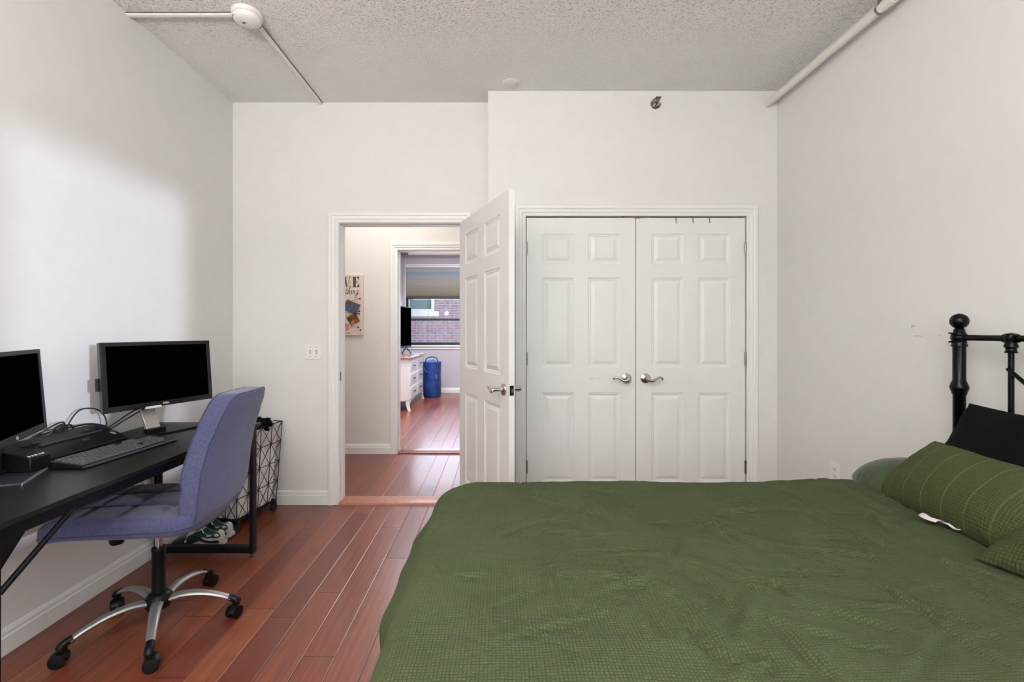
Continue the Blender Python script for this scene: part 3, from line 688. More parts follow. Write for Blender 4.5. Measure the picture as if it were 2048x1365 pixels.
# strings and pins (pieces of the sign)
def pinstring(pts):
    b = MB().tube([(p[0], -.024, p[1]) for p in pts], .0014, 5); b.build('twine', M['sign_ink'], sg)
pinstring([(.03, .30), (.26, .335), (.405, .378)]); pinstring([(.03, .20), (.3, .20), (.40, .248)]); pinstring([(.02, .15), (.22, .235), (.395, .222)]); pinstring([(.03, .12), (.20, .115), (.39, .085)])
for px_, pz_ in ((.407, .378), (.402, .248), (.400, .220), (.392, .084), (.412, .055), (.03, .30), (.03, .20), (.03, .12)):
    MB().lathe([(.001, 0), (.007, 0), (.008, .004), (.004, .008), (.001, .009)], 10, T(px_, -.018, pz_) @ RX(PI/2)).build('nail_head', M['black_metal'], sg)
def pic(label, mat, cx, cz, w, h, a, border=0):
    o = MB().box(-w/2, w/2, -.0012, 0, -h/2, h/2)
    if border:
        r0 = thing('photo_print', label, 'photo', (SX0+cx, YH-.0265, SZ0+cz), group='photos pinned on the wooden sign'); r0.rotation_euler = (0, R(a), 0)
        o.build('photo_border', M['print_w'], r0); MB().box(-w/2+border, w/2-border, -.0022, -.0012, -h/2+border*1.6, h/2-border).build('photo_image', mat, r0); return
    o = o.build('photo_print', mat); o.location = (SX0+cx, YH-.0265, SZ0+cz); o.rotation_euler = (0, R(a), 0); tag(o, label, 'photo', 'photos pinned on the wooden sign')
pic('blue and dark photo print, the top one pinned on the wooden sign', M['photo_blue'], .325, .290, .15, .11, 22)
pic('brown toned square photo print under the blue one on the wooden sign', M['photo_brown'], .340, .165, .105, .095, -30)
pic('reddish photo print with white border low on the wooden sign', M['photo_red'], .265, .085, .09, .10, 4, .008)

# ------------------------------------------------------------------ desk
DTOP = .75; DXF, DXB, DYN, DYF = -1.352, -1.93, 1.16, 2.578
dk = thing('computer_desk', 'long black computer desk with steel frame along the left wall', 'desk', (0, 0, 0))
MB().box(DXB, DXF, DYN, DYF, DTOP-.018, DTOP).build('tabletop', M['desk'], dk, bevel=.0015)
lx1, lx0 = -1.374, -1.395
for (ya, yb) in ((1.214, 1.254), (DYF-.048, DYF-.008)):
    f = MB(); f.box(lx0, lx1, ya, yb, .025, DTOP-.018); f.build('leg', M['black_metal'], dk, bevel=.002)
    g = dk.children[-1]; MB().lathe([(.001, 0), (.015, 0), (.015, .006), (.006, .009), (.006, .026), (.001, .026)], 16, T((lx0+lx1)/2, (ya+yb)/2, 0)).build('levelling_foot', nz_mat('copper_foot', (.35,.2,.15), .3, 60, .05, 0, metal=1), g)
    f = MB(); f.box(-1.925, -1.904, ya, yb, .025, DTOP-.018); f.build('leg', M['black_metal'], dk, bevel=.002)
    g = dk.children[-1]; MB().lathe([(.001, 0), (.015, 0), (.015, .006), (.006, .009), (.006, .026), (.001, .026)], 16, T(-1.9145, (ya+yb)/2, 0)).build('levelling_foot', M['steel'], g)
    MB().box(-1.904, lx0, ya+.002, yb-.002, .028, .064).build('foot_rail', M['black_metal'], dk, bevel=.002)
    MB().box(-1.904, lx0, ya+.002, yb-.002, DTOP-.052, DTOP-.018).build('cross_rail', M['black_metal'], dk, bevel=.002)
for xa in (lx0, -1.925):
    MB().box(xa, xa+.021, 1.254, DYF-.048, DTOP-.060, DTOP-.019).build('side_rail', M['black_metal'], dk, bevel=.002)
Mg = Matrix(((0,0,1,0),(1,0,0,0),(0,1,0,0),(0,0,0,1)))     # poly (y,z), extrude x
MB().prism([(1.254, .69), (1.254, .61), (1.32, .69)], lx0+.002, lx1-.002, Mg).build('gusset', M['black_metal'], dk)
MB().prism([(DYF-.048, .69), (DYF-.048, .62), (DYF-.10, .69)], lx0+.002, lx1-.002, Mg).build('gusset', M['black_metal'], dk)
MB().tube([(-1.380, 1.254, .546), (-1.380, 1.475, .700)], .0085, 10).build('corner_brace', M['black_metal'], dk)

# ------------------------------------------------------------------ helper: text
def text_mesh(body, size, name, mat, parent, Mx, ext=.0004, shear=0):
    cu = bpy.data.curves.new('t', 'FONT'); cu.body = body; cu.size = size; cu.extrude = ext; cu.align_x = 'CENTER'; cu.shear = shear; cu.offset = size*.012
    to = bpy.data.objects.new('t', cu); COL.objects.link(to)
    me = bpy.data.meshes.new_from_object(to.evaluated_get(C.evaluated_depsgraph_get()))
    bpy.data.objects.remove(to); bpy.data.curves.remove(cu)
    me.transform(Mx); me.materials.clear(); me.materials.append(mat); me.name = name
    o = bpy.data.objects.new(name, me); COL.objects.link(o); o.parent = parent; return o

# ------------------------------------------------------------------ monitors: local x = along the screen, -y = facing, z up from desk
def monitor(label, loc, rz, w, z0, z1, tilt, bez, cased, logo, basec, baserz, round_logo=False):
    t0 = thing('computer_monitor', label, 'monitor', loc, rz)
    h = z1-z0; zc = (z0+z1)/2; D = .055 if cased else .042
    A = T(0, 0, zc) @ RX(-R(tilt)) @ T(0, 0, -zc)
    b = MB(); b.box(-w/2, w/2, 0, D*.45, z0, z1); b.loft([[(sx*w/2*.97, D*.45, z0+.01 if sz < 0 else z1-.01) for sx, sz in ((-1,-1),(1,-1),(1,1),(-1,1))], [(sx*w/2*.80, D, z0+.05 if sz < 0 else z1-.05) for sx, sz in ((-1,-1),(1,-1),(1,1),(-1,1))]])
    b.xf(A).build('casing', M['plastic_g'] if cased else M['bezel_blue'], t0, bevel=.002)
    bw = .019 if cased else .016; bb = .026
    b = MB()
    out = [(-w/2, z0), (w/2, z0), (w/2, z1), (-w/2, z1)]; inn = [(-w/2+bw, z0+bb), (w/2-bw, z0+bb), (w/2-bw, z1-bw), (-w/2+bw, z1-bw)]
    b.loft([[(x, y, z) for x, z in p] for y, p in ((.006, out), (-.007, out), (-.007, inn), (.001, inn))], closed=True)
    b.xf(A).build('bezel', bez, t0, bevel=.0012)
    MB().box(-w/2+bw-.001, w/2-bw+.001, -.003, .004, z0+bb-.001, z1-bw+.001).xf(A).build('screen', M['screen'], t0)
    if logo == 'word':
        text_mesh('DELL', .0145, 'logo', M['print_w'], t0, A @ T(.012, -.0074, z0+.008) @ RX(PI/2))
        for k in range(5):
            MB().box(w/2-.011, w/2-.007, -.0078, -.0068, z0+.018+k*.016, z0+.022+k*.016).xf(A).build('button', M['plastic_g'], t0)
        MB().box(-w/2-.009, -w/2+.001, .012, .034, z0+.105, z0+.165).xf(A).build('port_cover', M['plastic_b'], t0, bevel=.001)
    else:
        b = MB().tube([(.007*math.cos(2*PI*k/24), -.0075, z0+.0125+.007*math.sin(2*PI*k/24)) for k in range(24)], .0006, 5, closed=True)
        b.xf(A).build('logo_ring', M['print_w'], t0)
        text_mesh('DELL', .0052, 'logo', M['print_w'], t0, A @ T(0, -.0074, z0+.0108) @ RX(PI/2))
    # stand
    bx, by = basec
    B = T(bx, by, 0) @ RZ(baserz)
    MB().loft([[(x, y, z) for x, y in ((-.155, -.10), (.155, -.10), (.140, .10), (-.140, .10))] for z in (0, .009)]).xf(B).build('stand_base', M['plastic_b'] if cased else M['bezel_blue'], t0, bevel=.002)
    if cased:
        nk = MB(); nk.loft([[(-.033, -.028, .012), (.033, -.028, .012), (.033, -.010, .012), (-.033, -.010, .012)], [(-.033, .010, .085), (.033, .010, .085), (.033, .028, .085), (-.033, .028, .085)], [(-.036, .028, .125), (.036, .028, .125), (.036, .044, .125), (-.036, .044, .125)], [(-.036, .035, .28), (.036, .035, .28), (.036, .055, .28), (-.036, .055, .28)]])
        nk.xf(T(-.045, by*.5, 0)).build('stand_neck', M['silver'], t0, bevel=.002)
        MB().box(-.088, -.016, -.012, .0, z0-.005, z0+.006).xf(A).build('stand_clip', nz_mat('clip_silver', (.8,.78,.75), .3, 60, .02, 0), t0)
        MB().box(-.045, .040, -.050, -.014, .009, .030).xf(T(-.045, by*.5, 0)).build('stand_foot_cover', M['black_metal'], t0, bevel=.002)
    else:
        nk = MB(); nk.box(-.045, .045, .03, .055, .009, .30); nk.build('stand_neck', M['bezel_blue'], t0, bevel=.004)
        b = MB().lathe([(.001, .0092), (.022, .0092), (.022, .0098), (.001, .0098)], 20, B @ T(.05, -.055, 0)); b.build('base_badge', M['silver'], t0)
        MB().box(-.155, .155, -.1035, -.1005, .001, .008).xf(B).build('base_edge', M['silver'], t0)
    return t0
monitor('wide black monitor on silver neck at the far end of the desk', (-1.745, 2.345, DTOP), math.atan2(.93, .36), .525, .134, .464, 5, M['bezel'], True, 'word', (-.022, .012), 0)
monitor('slate edged black monitor cut off by the left edge of the photo', (-1.750, 1.627, DTOP), math.atan2(.88, -.46), .512, .121, .446, 4, M['bezel_blue'], False, 'ring', (.0, .02), 0)

# ------------------------------------------------------------------ keyboard (local x along its length, -y = front)
kb = thing('keyboard', 'black desktop keyboard near the front edge of the desk', 'keyboard', (-1.622, 1.935, DTOP), R(90-4))
K0 = MB().loft([[(x, y, z) for y, z in ((-.078, .001), (-.082, .006), (-.074, .013), (.072, .026), (.076, .022), (.076, .001))] for x in (-.228, .228)])
K0.build('keyboard_body', M['plastic_b'], kb, bevel=.003)
MB().loft([[(x, y, z) for y, z in ((-.0835, .004), (-.0835, .0065), (-.078, .0115), (-.077, .010))] for x in (-.222, .222)]).build('front_strip', M['bezel_blue'], kb)
kw = .0185
km = {}
def key(x, row, w):
    y = -.060+row*.0195+(.006 if row == 5 else 0); z = .013+(y+.074)*.089
    if w not in km:
        b = MB(); hx = w/2-.0009; b.loft([[(-hx, -.0085, 0), (hx, -.0085, 0), (hx, .0085, 0), (-hx, .0085, 0)], [(-hx+.002, -.0062, .0075), (hx-.002, -.0062, .0075), (hx-.002, .0065, .0085), (-hx+.002, .0065, .0085)]])
        o = b.build('key', M['key'], kb); km[w] = o
    else:
        o = km[w].copy(); COL.objects.link(o)
    o.location = (x, y, z); return o
x0_ = -.218
for row, ws in enumerate([[1.25,1.25,1.25,6.0,1.25,1.25,1.25,1.5], [2.25]+[1]*10+[2.75], [1.75]+[1]*11+[2.25], [1.5]+[1]*12+[1.5], [1]*13+[2], [1]*13]):
    x = x0_+(.0 if row < 5 else 0)
    for w in ws: w_ = w*kw; key(x+w_/2, row, round(w_, 5)); x += w_
for row, n_, sk in ((0, 3, 0), (1, 1, 1), (3, 3, 0), (4, 3, 0), (5, 3, 0)):
    for k in range(n_): key(x0_+15.35*kw+(k+sk)*kw+kw/2, row, round(kw, 5))
for row in range(5):
    for k in range(3 if row else 2): key(x0_+18.6*kw+k*kw+kw/2+(0 if row else kw*.0), row, round(kw, 5))

# ------------------------------------------------------------------ docking station
ds = thing('docking_station', 'black wedge-shaped laptop docking station behind the keyboard', 'docking station', (-1.800, 1.895, DTOP+.010), R(90+1))
# local x along length (towards far end), -y towards room
sec = [(-.085, .0), (-.085, .022), (-.06, .036), (.035, .072), (.085, .078), (.085, .0)]
b = MB().loft([[(x, y, z) for y, z in sec] for x in (-.19, .205)]); b.build('dock_body', M['plastic_b'], ds, bevel=.003)
b = MB().loft([[(x, y, z) for y, z in ((-.108, 0), (-.108, .050), (-.07, .060), (.10, .088), (.10, 0))] for x in (-.262, -.185)]); b.build('end_block', M['plastic_b'], ds, bevel=.004)
b = MB().tube([(-.12, -.004, .060), (.16, -.004, .060)], .0055, 8); b.build('support_bar', M['bezel_blue'], ds)
sl = math.atan2(.036, .095)
def on_top(x, y): return T(x, y, .036+(y+.06)*.379) @ RX(sl)
MB().prism([(.016*math.cos(2*PI*k/20), .008*math.sin(2*PI*k/20)) for k in range(20)], -.001, .0012, on_top(.045, -.035)).build('release_button', M['slot'], ds)
MB().box(.16, .195, -.006, .02, -.002, .006).xf(on_top(0, .005)).build('latch', M['black_metal'], ds, bevel=.001)
text_mesh('hp', .020, 'logo', M['plastic_g'], ds, on_top(.185, -.045) @ T(0, 0, .001) @ RZ(PI/2)) if 0 else MB().box(-.006, .006, -.012, .012, 0, .0012).xf(on_top(.178, -.040)).build('emblem', M['silver'], ds)
for k, (dx, w_) in enumerate(((-.252, .006), (-.240, .004), (-.228, .007), (-.214, .004), (-.202, .006))):
    MB().box(dx-w_/2, dx+w_/2, -.096, -.090, .0515, .0565).build('port_marking', M['print_w'], ds)
for dx in (-.15, -.11, .12): MB().box(dx-.012, dx+.012, .02, .045, -.001, .004).xf(T(0, 0, .068)).build('docking_tab', M['slot'], ds)

# ------------------------------------------------------------------ cables
def cable(label, pts, r=.0032, n=8, mat=None):
    o = MB().tube(smooth_pts(pts, n), r, 8).build('cable', mat or M['cable']); return tag(o, label, 'cable', 'cables behind the docking station')
Z0 = DTOP
cable('tall loop of black cable rising behind the docking station', [(-1.90, 1.98, Z0+.03), (-1.905, 2.0, Z0+.06), (-1.91, 2.01, Z0+.10), (-1.91, 2.06, Z0+.155), (-1.905, 2.12, Z0+.158), (-1.90, 2.17, Z0+.13), (-1.89, 2.185, Z0+.08), (-1.88, 2.16, Z0+.03), (-1.885, 2.14, Z0+.006)])
cable('smaller slanting loop of black cable left of the tall loop', [(-1.91, 1.80, Z0+.05), (-1.90, 1.86, Z0+.085), (-1.895, 1.92, Z0+.115), (-1.89, 1.965, Z0+.125), (-1.893, 1.97, Z0+.11), (-1.90, 1.93, Z0+.08), (-1.905, 1.88, Z0+.05), (-1.90, 1.86, Z0+.01)])
cable('thick black cable lying along the back of the docking station', [(-1.905, 1.78, Z0+.06), (-1.90, 1.86, Z0+.085), (-1.905, 1.95, Z0+.09), (-1.90, 2.05, Z0+.092), (-1.895, 2.12, Z0+.085), (-1.89, 2.20, Z0+.05), (-1.89, 2.22, Z0+.008)], .004)
cable('grey cable curving over the docking station', [(-1.87, 1.80, Z0+.083), (-1.875, 1.84, Z0+.100), (-1.89, 1.90, Z0+.104), (-1.905, 1.96, Z0+.09), (-1.91, 2.0, Z0+.03)], .0028, mat=M['plastic_g'])
cable('short tangled black cable at the docking station plugs', [(-1.90, 1.92, Z0+.085), (-1.895, 1.94, Z0+.105), (-1.90, 1.98, Z0+.112), (-1.91, 2.0, Z0+.095), (-1.90, 1.97, Z0+.082), (-1.895, 1.94, Z0+.09), (-1.905, 2.02, Z0+.10), (-1.91, 2.05, Z0+.02)], .0045)
cable('upper black cable running from the wide monitor neck to the dock', [(-1.80, 2.30, Z0+.135), (-1.83, 2.26, Z0+.115), (-1.865, 2.20, Z0+.070), (-1.885, 2.145, Z0+.035), (-1.89, 2.10, Z0+.008)], .0034)
cable('lower black cable running from the wide monitor neck to the dock', [(-1.795, 2.305, Z0+.128), (-1.82, 2.265, Z0+.103), (-1.86, 2.205, Z0+.060), (-1.88, 2.15, Z0+.028), (-1.88, 2.10, Z0+.006)], .0034)
cable('outer black cable hanging in a curve under the left monitor', [(-1.84, 1.66, Z0+.12), (-1.86, 1.64, Z0+.07), (-1.85, 1.66, Z0+.03), (-1.82, 1.70, Z0+.010), (-1.80, 1.76, Z0+.006)][:4]+[(-1.80, 1.69, Z0+.013)], .004)
cable('inner black cable hanging in a curve under the left monitor', [(-1.83, 1.69, Z0+.12), (-1.85, 1.68, Z0+.08), (-1.84, 1.70, Z0+.045), (-1.815, 1.72, Z0+.014)][:3]+[(-1.835, 1.74, Z0+.010)], .004)
cable('grey black cable coiled on the left monitor base', [(-1.86, 1.50, Z0+.014), (-1.80, 1.54, Z0+.016), (-1.76, 1.60, Z0+.020), (-1.77, 1.66, Z0+.022), (-1.82, 1.66, Z0+.018), (-1.87, 1.60, Z0+.014)], .0035, mat=M['plastic_b'])

# ------------------------------------------------------------------ office chair (local: faces -x)
ch = thing('office_chair', 'grey-blue fabric office chair with silver five-star base at the desk', 'chair', (-1.466, 1.955, 0), R(5))
def interp(tab, z):
    if z <= tab[0][0]: return tab[0][1]
    for (a, va), (b_, vb) in zip(tab, tab[1:]):
        if z <= b_:
            t = (z-a)/(b_-a); t = t*t*(3-2*t)*.5+t*.5; return va+(vb-va)*t
    return tab[-1][1]
rear = [(.46,.232),(.50,.262),(.555,.285),(.62,.294),(.70,.300),(.80,.318),(.90,.350),(.97,.374),(1.02,.392)]
halfw = [(.46,.165),(.52,.195),(.60,.212),(.70,.212),(.80,.200),(.90,.184),(.97,.172),(1.02,.166)]
zb0, zb1 = .452, 1.012
def backfn(u, v, w):            # u across (-.2..), v height, w thickness (rear = +)
    z = (zb0+zb1)/2+v; hw = interp(halfw, z)/.21
    y = u*hw; cx = interp(rear, z)
    th = .066+.016*min(1, max(0, (z-.5)/.2))
    x = cx-.040+w*th/.08-.022*(y/.2)**2*.5
    bul = .010*(1-(y/.22)**2)
    if w > 0: x += bul*.6
    else:
        x -= bul
        for zz in (.66, .82):
            x += .007*math.exp(-((z-zz)/.012)**2)
        x += .006*math.exp(-(y/.012)**2)
    return (x, y, z)
MBk = MB(); cushion(MBk, .21, (zb1-zb0)/2, .08, .075, .012, backfn, 22, 4); bk = MBk.build('backrest', M['chair_fab'], ch, ang=60)
for w in (.034, -.034):
    ol = rrect(.2085, (zb1-zb0)/2-.002, .074, 8)
    dens = []
    for i, p in enumerate(ol):
        q = ol[(i+1) % len(ol)]; k = max(1, int(math.hypot(q[0]-p[0], q[1]-p[1])/.03))
        for j in range(k): dens.append((p[0]+(q[0]-p[0])*j/k, p[1]+(q[1]-p[1])*j/k))
    MB().tube([backfn(x, y, w) for x, y in dens], .0035, 6, closed=True).build('piping', M['piping'], bk)
SA, SBw = .292, .225
def seatfn(u, v, w):            # u along x, v along y
    z = .506+w*.95
    x = u-.036
    cr = (1-(v/SBw)**2)*(1-(u/SA)**2)
    if w > 0:
        z += .012*cr
        for q in (-.15, .0, .15): z -= .009*math.exp(-((u-q)/.013)**2)*min(1, cr*2)
        for q in (-.075, .075): z -= .009*math.exp(-((v-q)/.013)**2)*min(1, cr*2)
    fr_ = max(0, (-u-.15)/.15); z -= .030*fr_*fr_
    rr_ = max(0, (u-.16)/.14); z += .012*rr_*rr_
    return (x, v, z)
MBs = MB(); cushion(MBs, SA, SBw, .082, .07, .022, seatfn, 26, 4); st = MBs.build('seat', M['chair_fab'], ch, ang=60)
MB().tube([seatfn(x*.999, y*.999, -.012) for x, y in rrect(SA+.0005, SBw+.0005, .07, 8)], .003, 6, closed=True).build('piping', M['piping'], st)
MB().box(-.12, .10, -.09, .09, .432, .462).build('seat_mechanism', M['black_metal'], ch, bevel=.006)
MB().lathe([(.001, 0), (.022, 0), (.026, .010), (.026, .055), (.001, .055)], 20, T(-.115, -.075, .395)).build('tension_knob', M['plastic_b'], ch)
MB().tube([(.0, .09, .445), (.01, .20, .44), (.01, .24, .435)], .006, 8).build('height_lever', M['plastic_b'], ch)
MB().lathe([(.001, .28), (.0135, .28), (.0135, .44), (.001, .44)], 24).build('gas_piston', M['nickel'], ch)
MB().lathe([(.001, .12), (.024, .12), (.0255, .16), (.0255, .325), (.027, .327), (.027, .338), (.024, .342), (.001, .342)], 24).build('column_cover', M['plastic_b'], ch)
MB().lathe([(.001, .085), (.044, .088), (.052, .105), (.050, .130), (.036, .146), (.027, .150), (.001, .150)], 28).build('hub', M['plastic_b'], ch)
cast = None
for k in range(5):
    a = R(-130.6-5+72*k)
    Mx = RZ(a)
    pts = smooth_pts([(.040, 0, .116), (.10, 0, .127), (.17, 0, .122), (.235, 0, .104), (.288, 0, .080)], 5); n = len(pts)
    b = MB().tube(pts, [.023-.009*i/n for i in range(n)], 12, flat=.6); b.xf(Mx).build('base_arm', M['silver_arm'], ch)
    b = MB().tube(smooth_pts([(.270, 0, .090), (.286, 0, .083), (.302, 0, .074), (.308, 0, .062)], 3), [.0150]*3+[.0165]*3+[.017]*3+[.013], 12, flat=.9)
    b.lathe([(.001, .046), (.014, .046), (.015, .052), (.015, .072), (.001, .076)], 14, T(.300, 0, 0)); b.xf(Mx).build('arm_cap', M['plastic_b'], ch)
    cz = .0265; ca = [20, 200, 70, 250, 130][k]
    cM = RZ(a) @ T(.300, 0, 0) @ RZ(R(ca)-a)
    c0 = MB()
    for sgn in (-1, 1):
        c0.lathe([(.001, 0), (.018, .001), (.0235, .004), (.0262, .009), (.0262, .018), (.020, .020), (.001, .020)], 24, T(-.010, sgn*.005, cz) @ RX(-PI/2 if sgn > 0 else PI/2))
    c0.xf(cM); cs = c0.build('caster', M['plastic_b'], ch)
    hd = MB()
    ringz = []
    for q in range(9):
        t_ = R(-10+q*22); ringz.append([(-.010+rr_*math.cos(t_)*-1*-1, yy_, cz+rr_*math.sin(t_)) for rr_, yy_ in ((.0275, -.022), (.0305, -.012), (.031, 0), (.0305, .012), (.0275, .022), (.0265, .0))])
    hd.loft(ringz); hd.box(-.006, .014, -.007, .007, .030, .058); hd.xf(cM).build('caster_hood', M['plastic_b'], cs)

# ------------------------------------------------------------------ wire hamper
wh = thing('wire_laundry_basket', 'black wire laundry basket on casters with grey striped liner in the corner', 'laundry basket', (-1.548, 3.235, 0), R(-90-10))
# local x from far corner towards camera, -y ... width towards the wall: rotated frame: +x = near, -y => -X side
L_, Wd, zb, zt = .43, .30, .075, .625
def hp(x, y, z):  # slight taper
    k = (z-zb)/(zt-zb); e = .028*(1-k)
    xx = e+(L_-2*e)*x/L_; yy = e+(Wd-2*e)*y/Wd
    return (xx, -yy, z)
wr = .0026; b = MB()
for zz in (zb, zt): b.tube([hp(0,0,zz), hp(L_,0,zz), hp(L_,Wd,zz), hp(0,Wd,zz)], wr*1.3, 6, closed=True)
def wire(p, q, r=wr): b.tube([p, q], r, 5)
nz = 4
for side in range(4):
    def P(s, z, side=side):
        if side == 0: return hp(L_*s, 0, z)
        if side == 1: return hp(L_, Wd*s, z)
        if side == 2: return hp(L_*(1-s), Wd, z)
        return hp(0, Wd*(1-s), z)
    nc = 4 if side in (0, 2) else 3
    for i in range(nc+1):
        wire(P(i/nc, zb), P(i/nc, zt))
    for j in range(1, nz): wire(P(0, zb+(zt-zb)*j/nz), P(1, zb+(zt-zb)*j/nz))
    for i in range(nc):
        for j in range(nz):
            za, zc_ = zb+(zt-zb)*j/nz, zb+(zt-zb)*(j+1)/nz
            wire(P(i/nc, za), P((i+1)/nc, zc_), wr*.8); wire(P((i+1)/nc, za), P(i/nc, zc_), wr*.8)
b.build('wire_frame', M['black_metal'], wh)
b = MB()
ol = [(x, y) for x, y in rrect(L_/2-.012, Wd/2-.012, .03, 5)]
den = []
for i, p in enumerate(ol):
    q = ol[(i+1) % len(ol)]; k = max(1, int(math.hypot(q[0]-p[0], q[1]-p[1])/.012))
    for j in range(k): den.append((p[0]+(q[0]-p[0])*j/k, p[1]+(q[1]-p[1])*j/k))
rings = []
for z in (zb+.004, zb+.03, .18, .3, .42, .54, .60, .612):
    rg = []
    for i, (x, y) in enumerate(den):
        f_ = 1-.014*(1+math.sin(i*.9+z*3))*1.0-.01*noise.noise(Vector((i*.15, z*5, 0)))
        if z == zb+.004: f_ *= .97
        rg.append(hp(L_/2+x*f_, Wd/2+y*f_, z+.012*noise.noise(Vector((i*.07, 4, 1)))*(z > .59)))
    rings.append(rg)
b.loft(rings, caps=False); b.add(rings[0], [tuple(range(len(den)))]); b.build('liner', M['liner'], wh, solid=.002)
for (x, y) in ((.04, .04), (L_-.04, .04), (.04, Wd-.04), (L_-.04, Wd-.04)):
    c = MB(); c.lathe([(.001, -.012), (.024, -.012), (.026, -.008), (.026, .008), (.024, .012), (.001, .012)], 20, T(x, -y, .026) @ RX(PI/2) @ RZ(0)); c.box(x-.010, x+.010, -y-.018, -y+.018, .040, zb-.002)
    c.build('caster', M['rubber'], wh)
MB().box(.03, L_-.03, -Wd+.03, -.03, zb-.012, zb-.003).build('base_plate', M['black_metal'], wh)
def heap(label, loc, rx, ry, rz_, mat, seed, name='clothing'):
    b = MB()
    def f(u, v):
        a = u*2*PI; ph = (v-.5)*PI*.98; d = Vector((math.cos(a)*math.cos(ph), math.sin(a)*math.cos(ph), math.sin(ph)))
        k = 1+.42*noise.noise(d*2.3+Vector((seed, 0, 0)))+.2*noise.noise(d*6+Vector((0, seed, 0)))
        return (d.x*rx*k, d.y*ry*k, d.z*rz_*k)
    b.grid(f, 48, 24); o = b.build(name, mat, ang=70); o.location = loc; return tag(o, label, 'clothing', 'clothes in the wire basket')
heap('black crumpled garment on top in the wire basket', (-1.645, 3.10, .625), .075, .09, .045, M['black_fab'], 3)
heap('white crumpled cloth at the far end of the wire basket', (-1.625, 3.185, .630), .035, .03, .030, M['cloth_w'], 9)
heap('plum folded garment at the near side of the wire basket', (-1.66, 2.95, .615), .06, .07, .030, M['cloth_p'], 5)

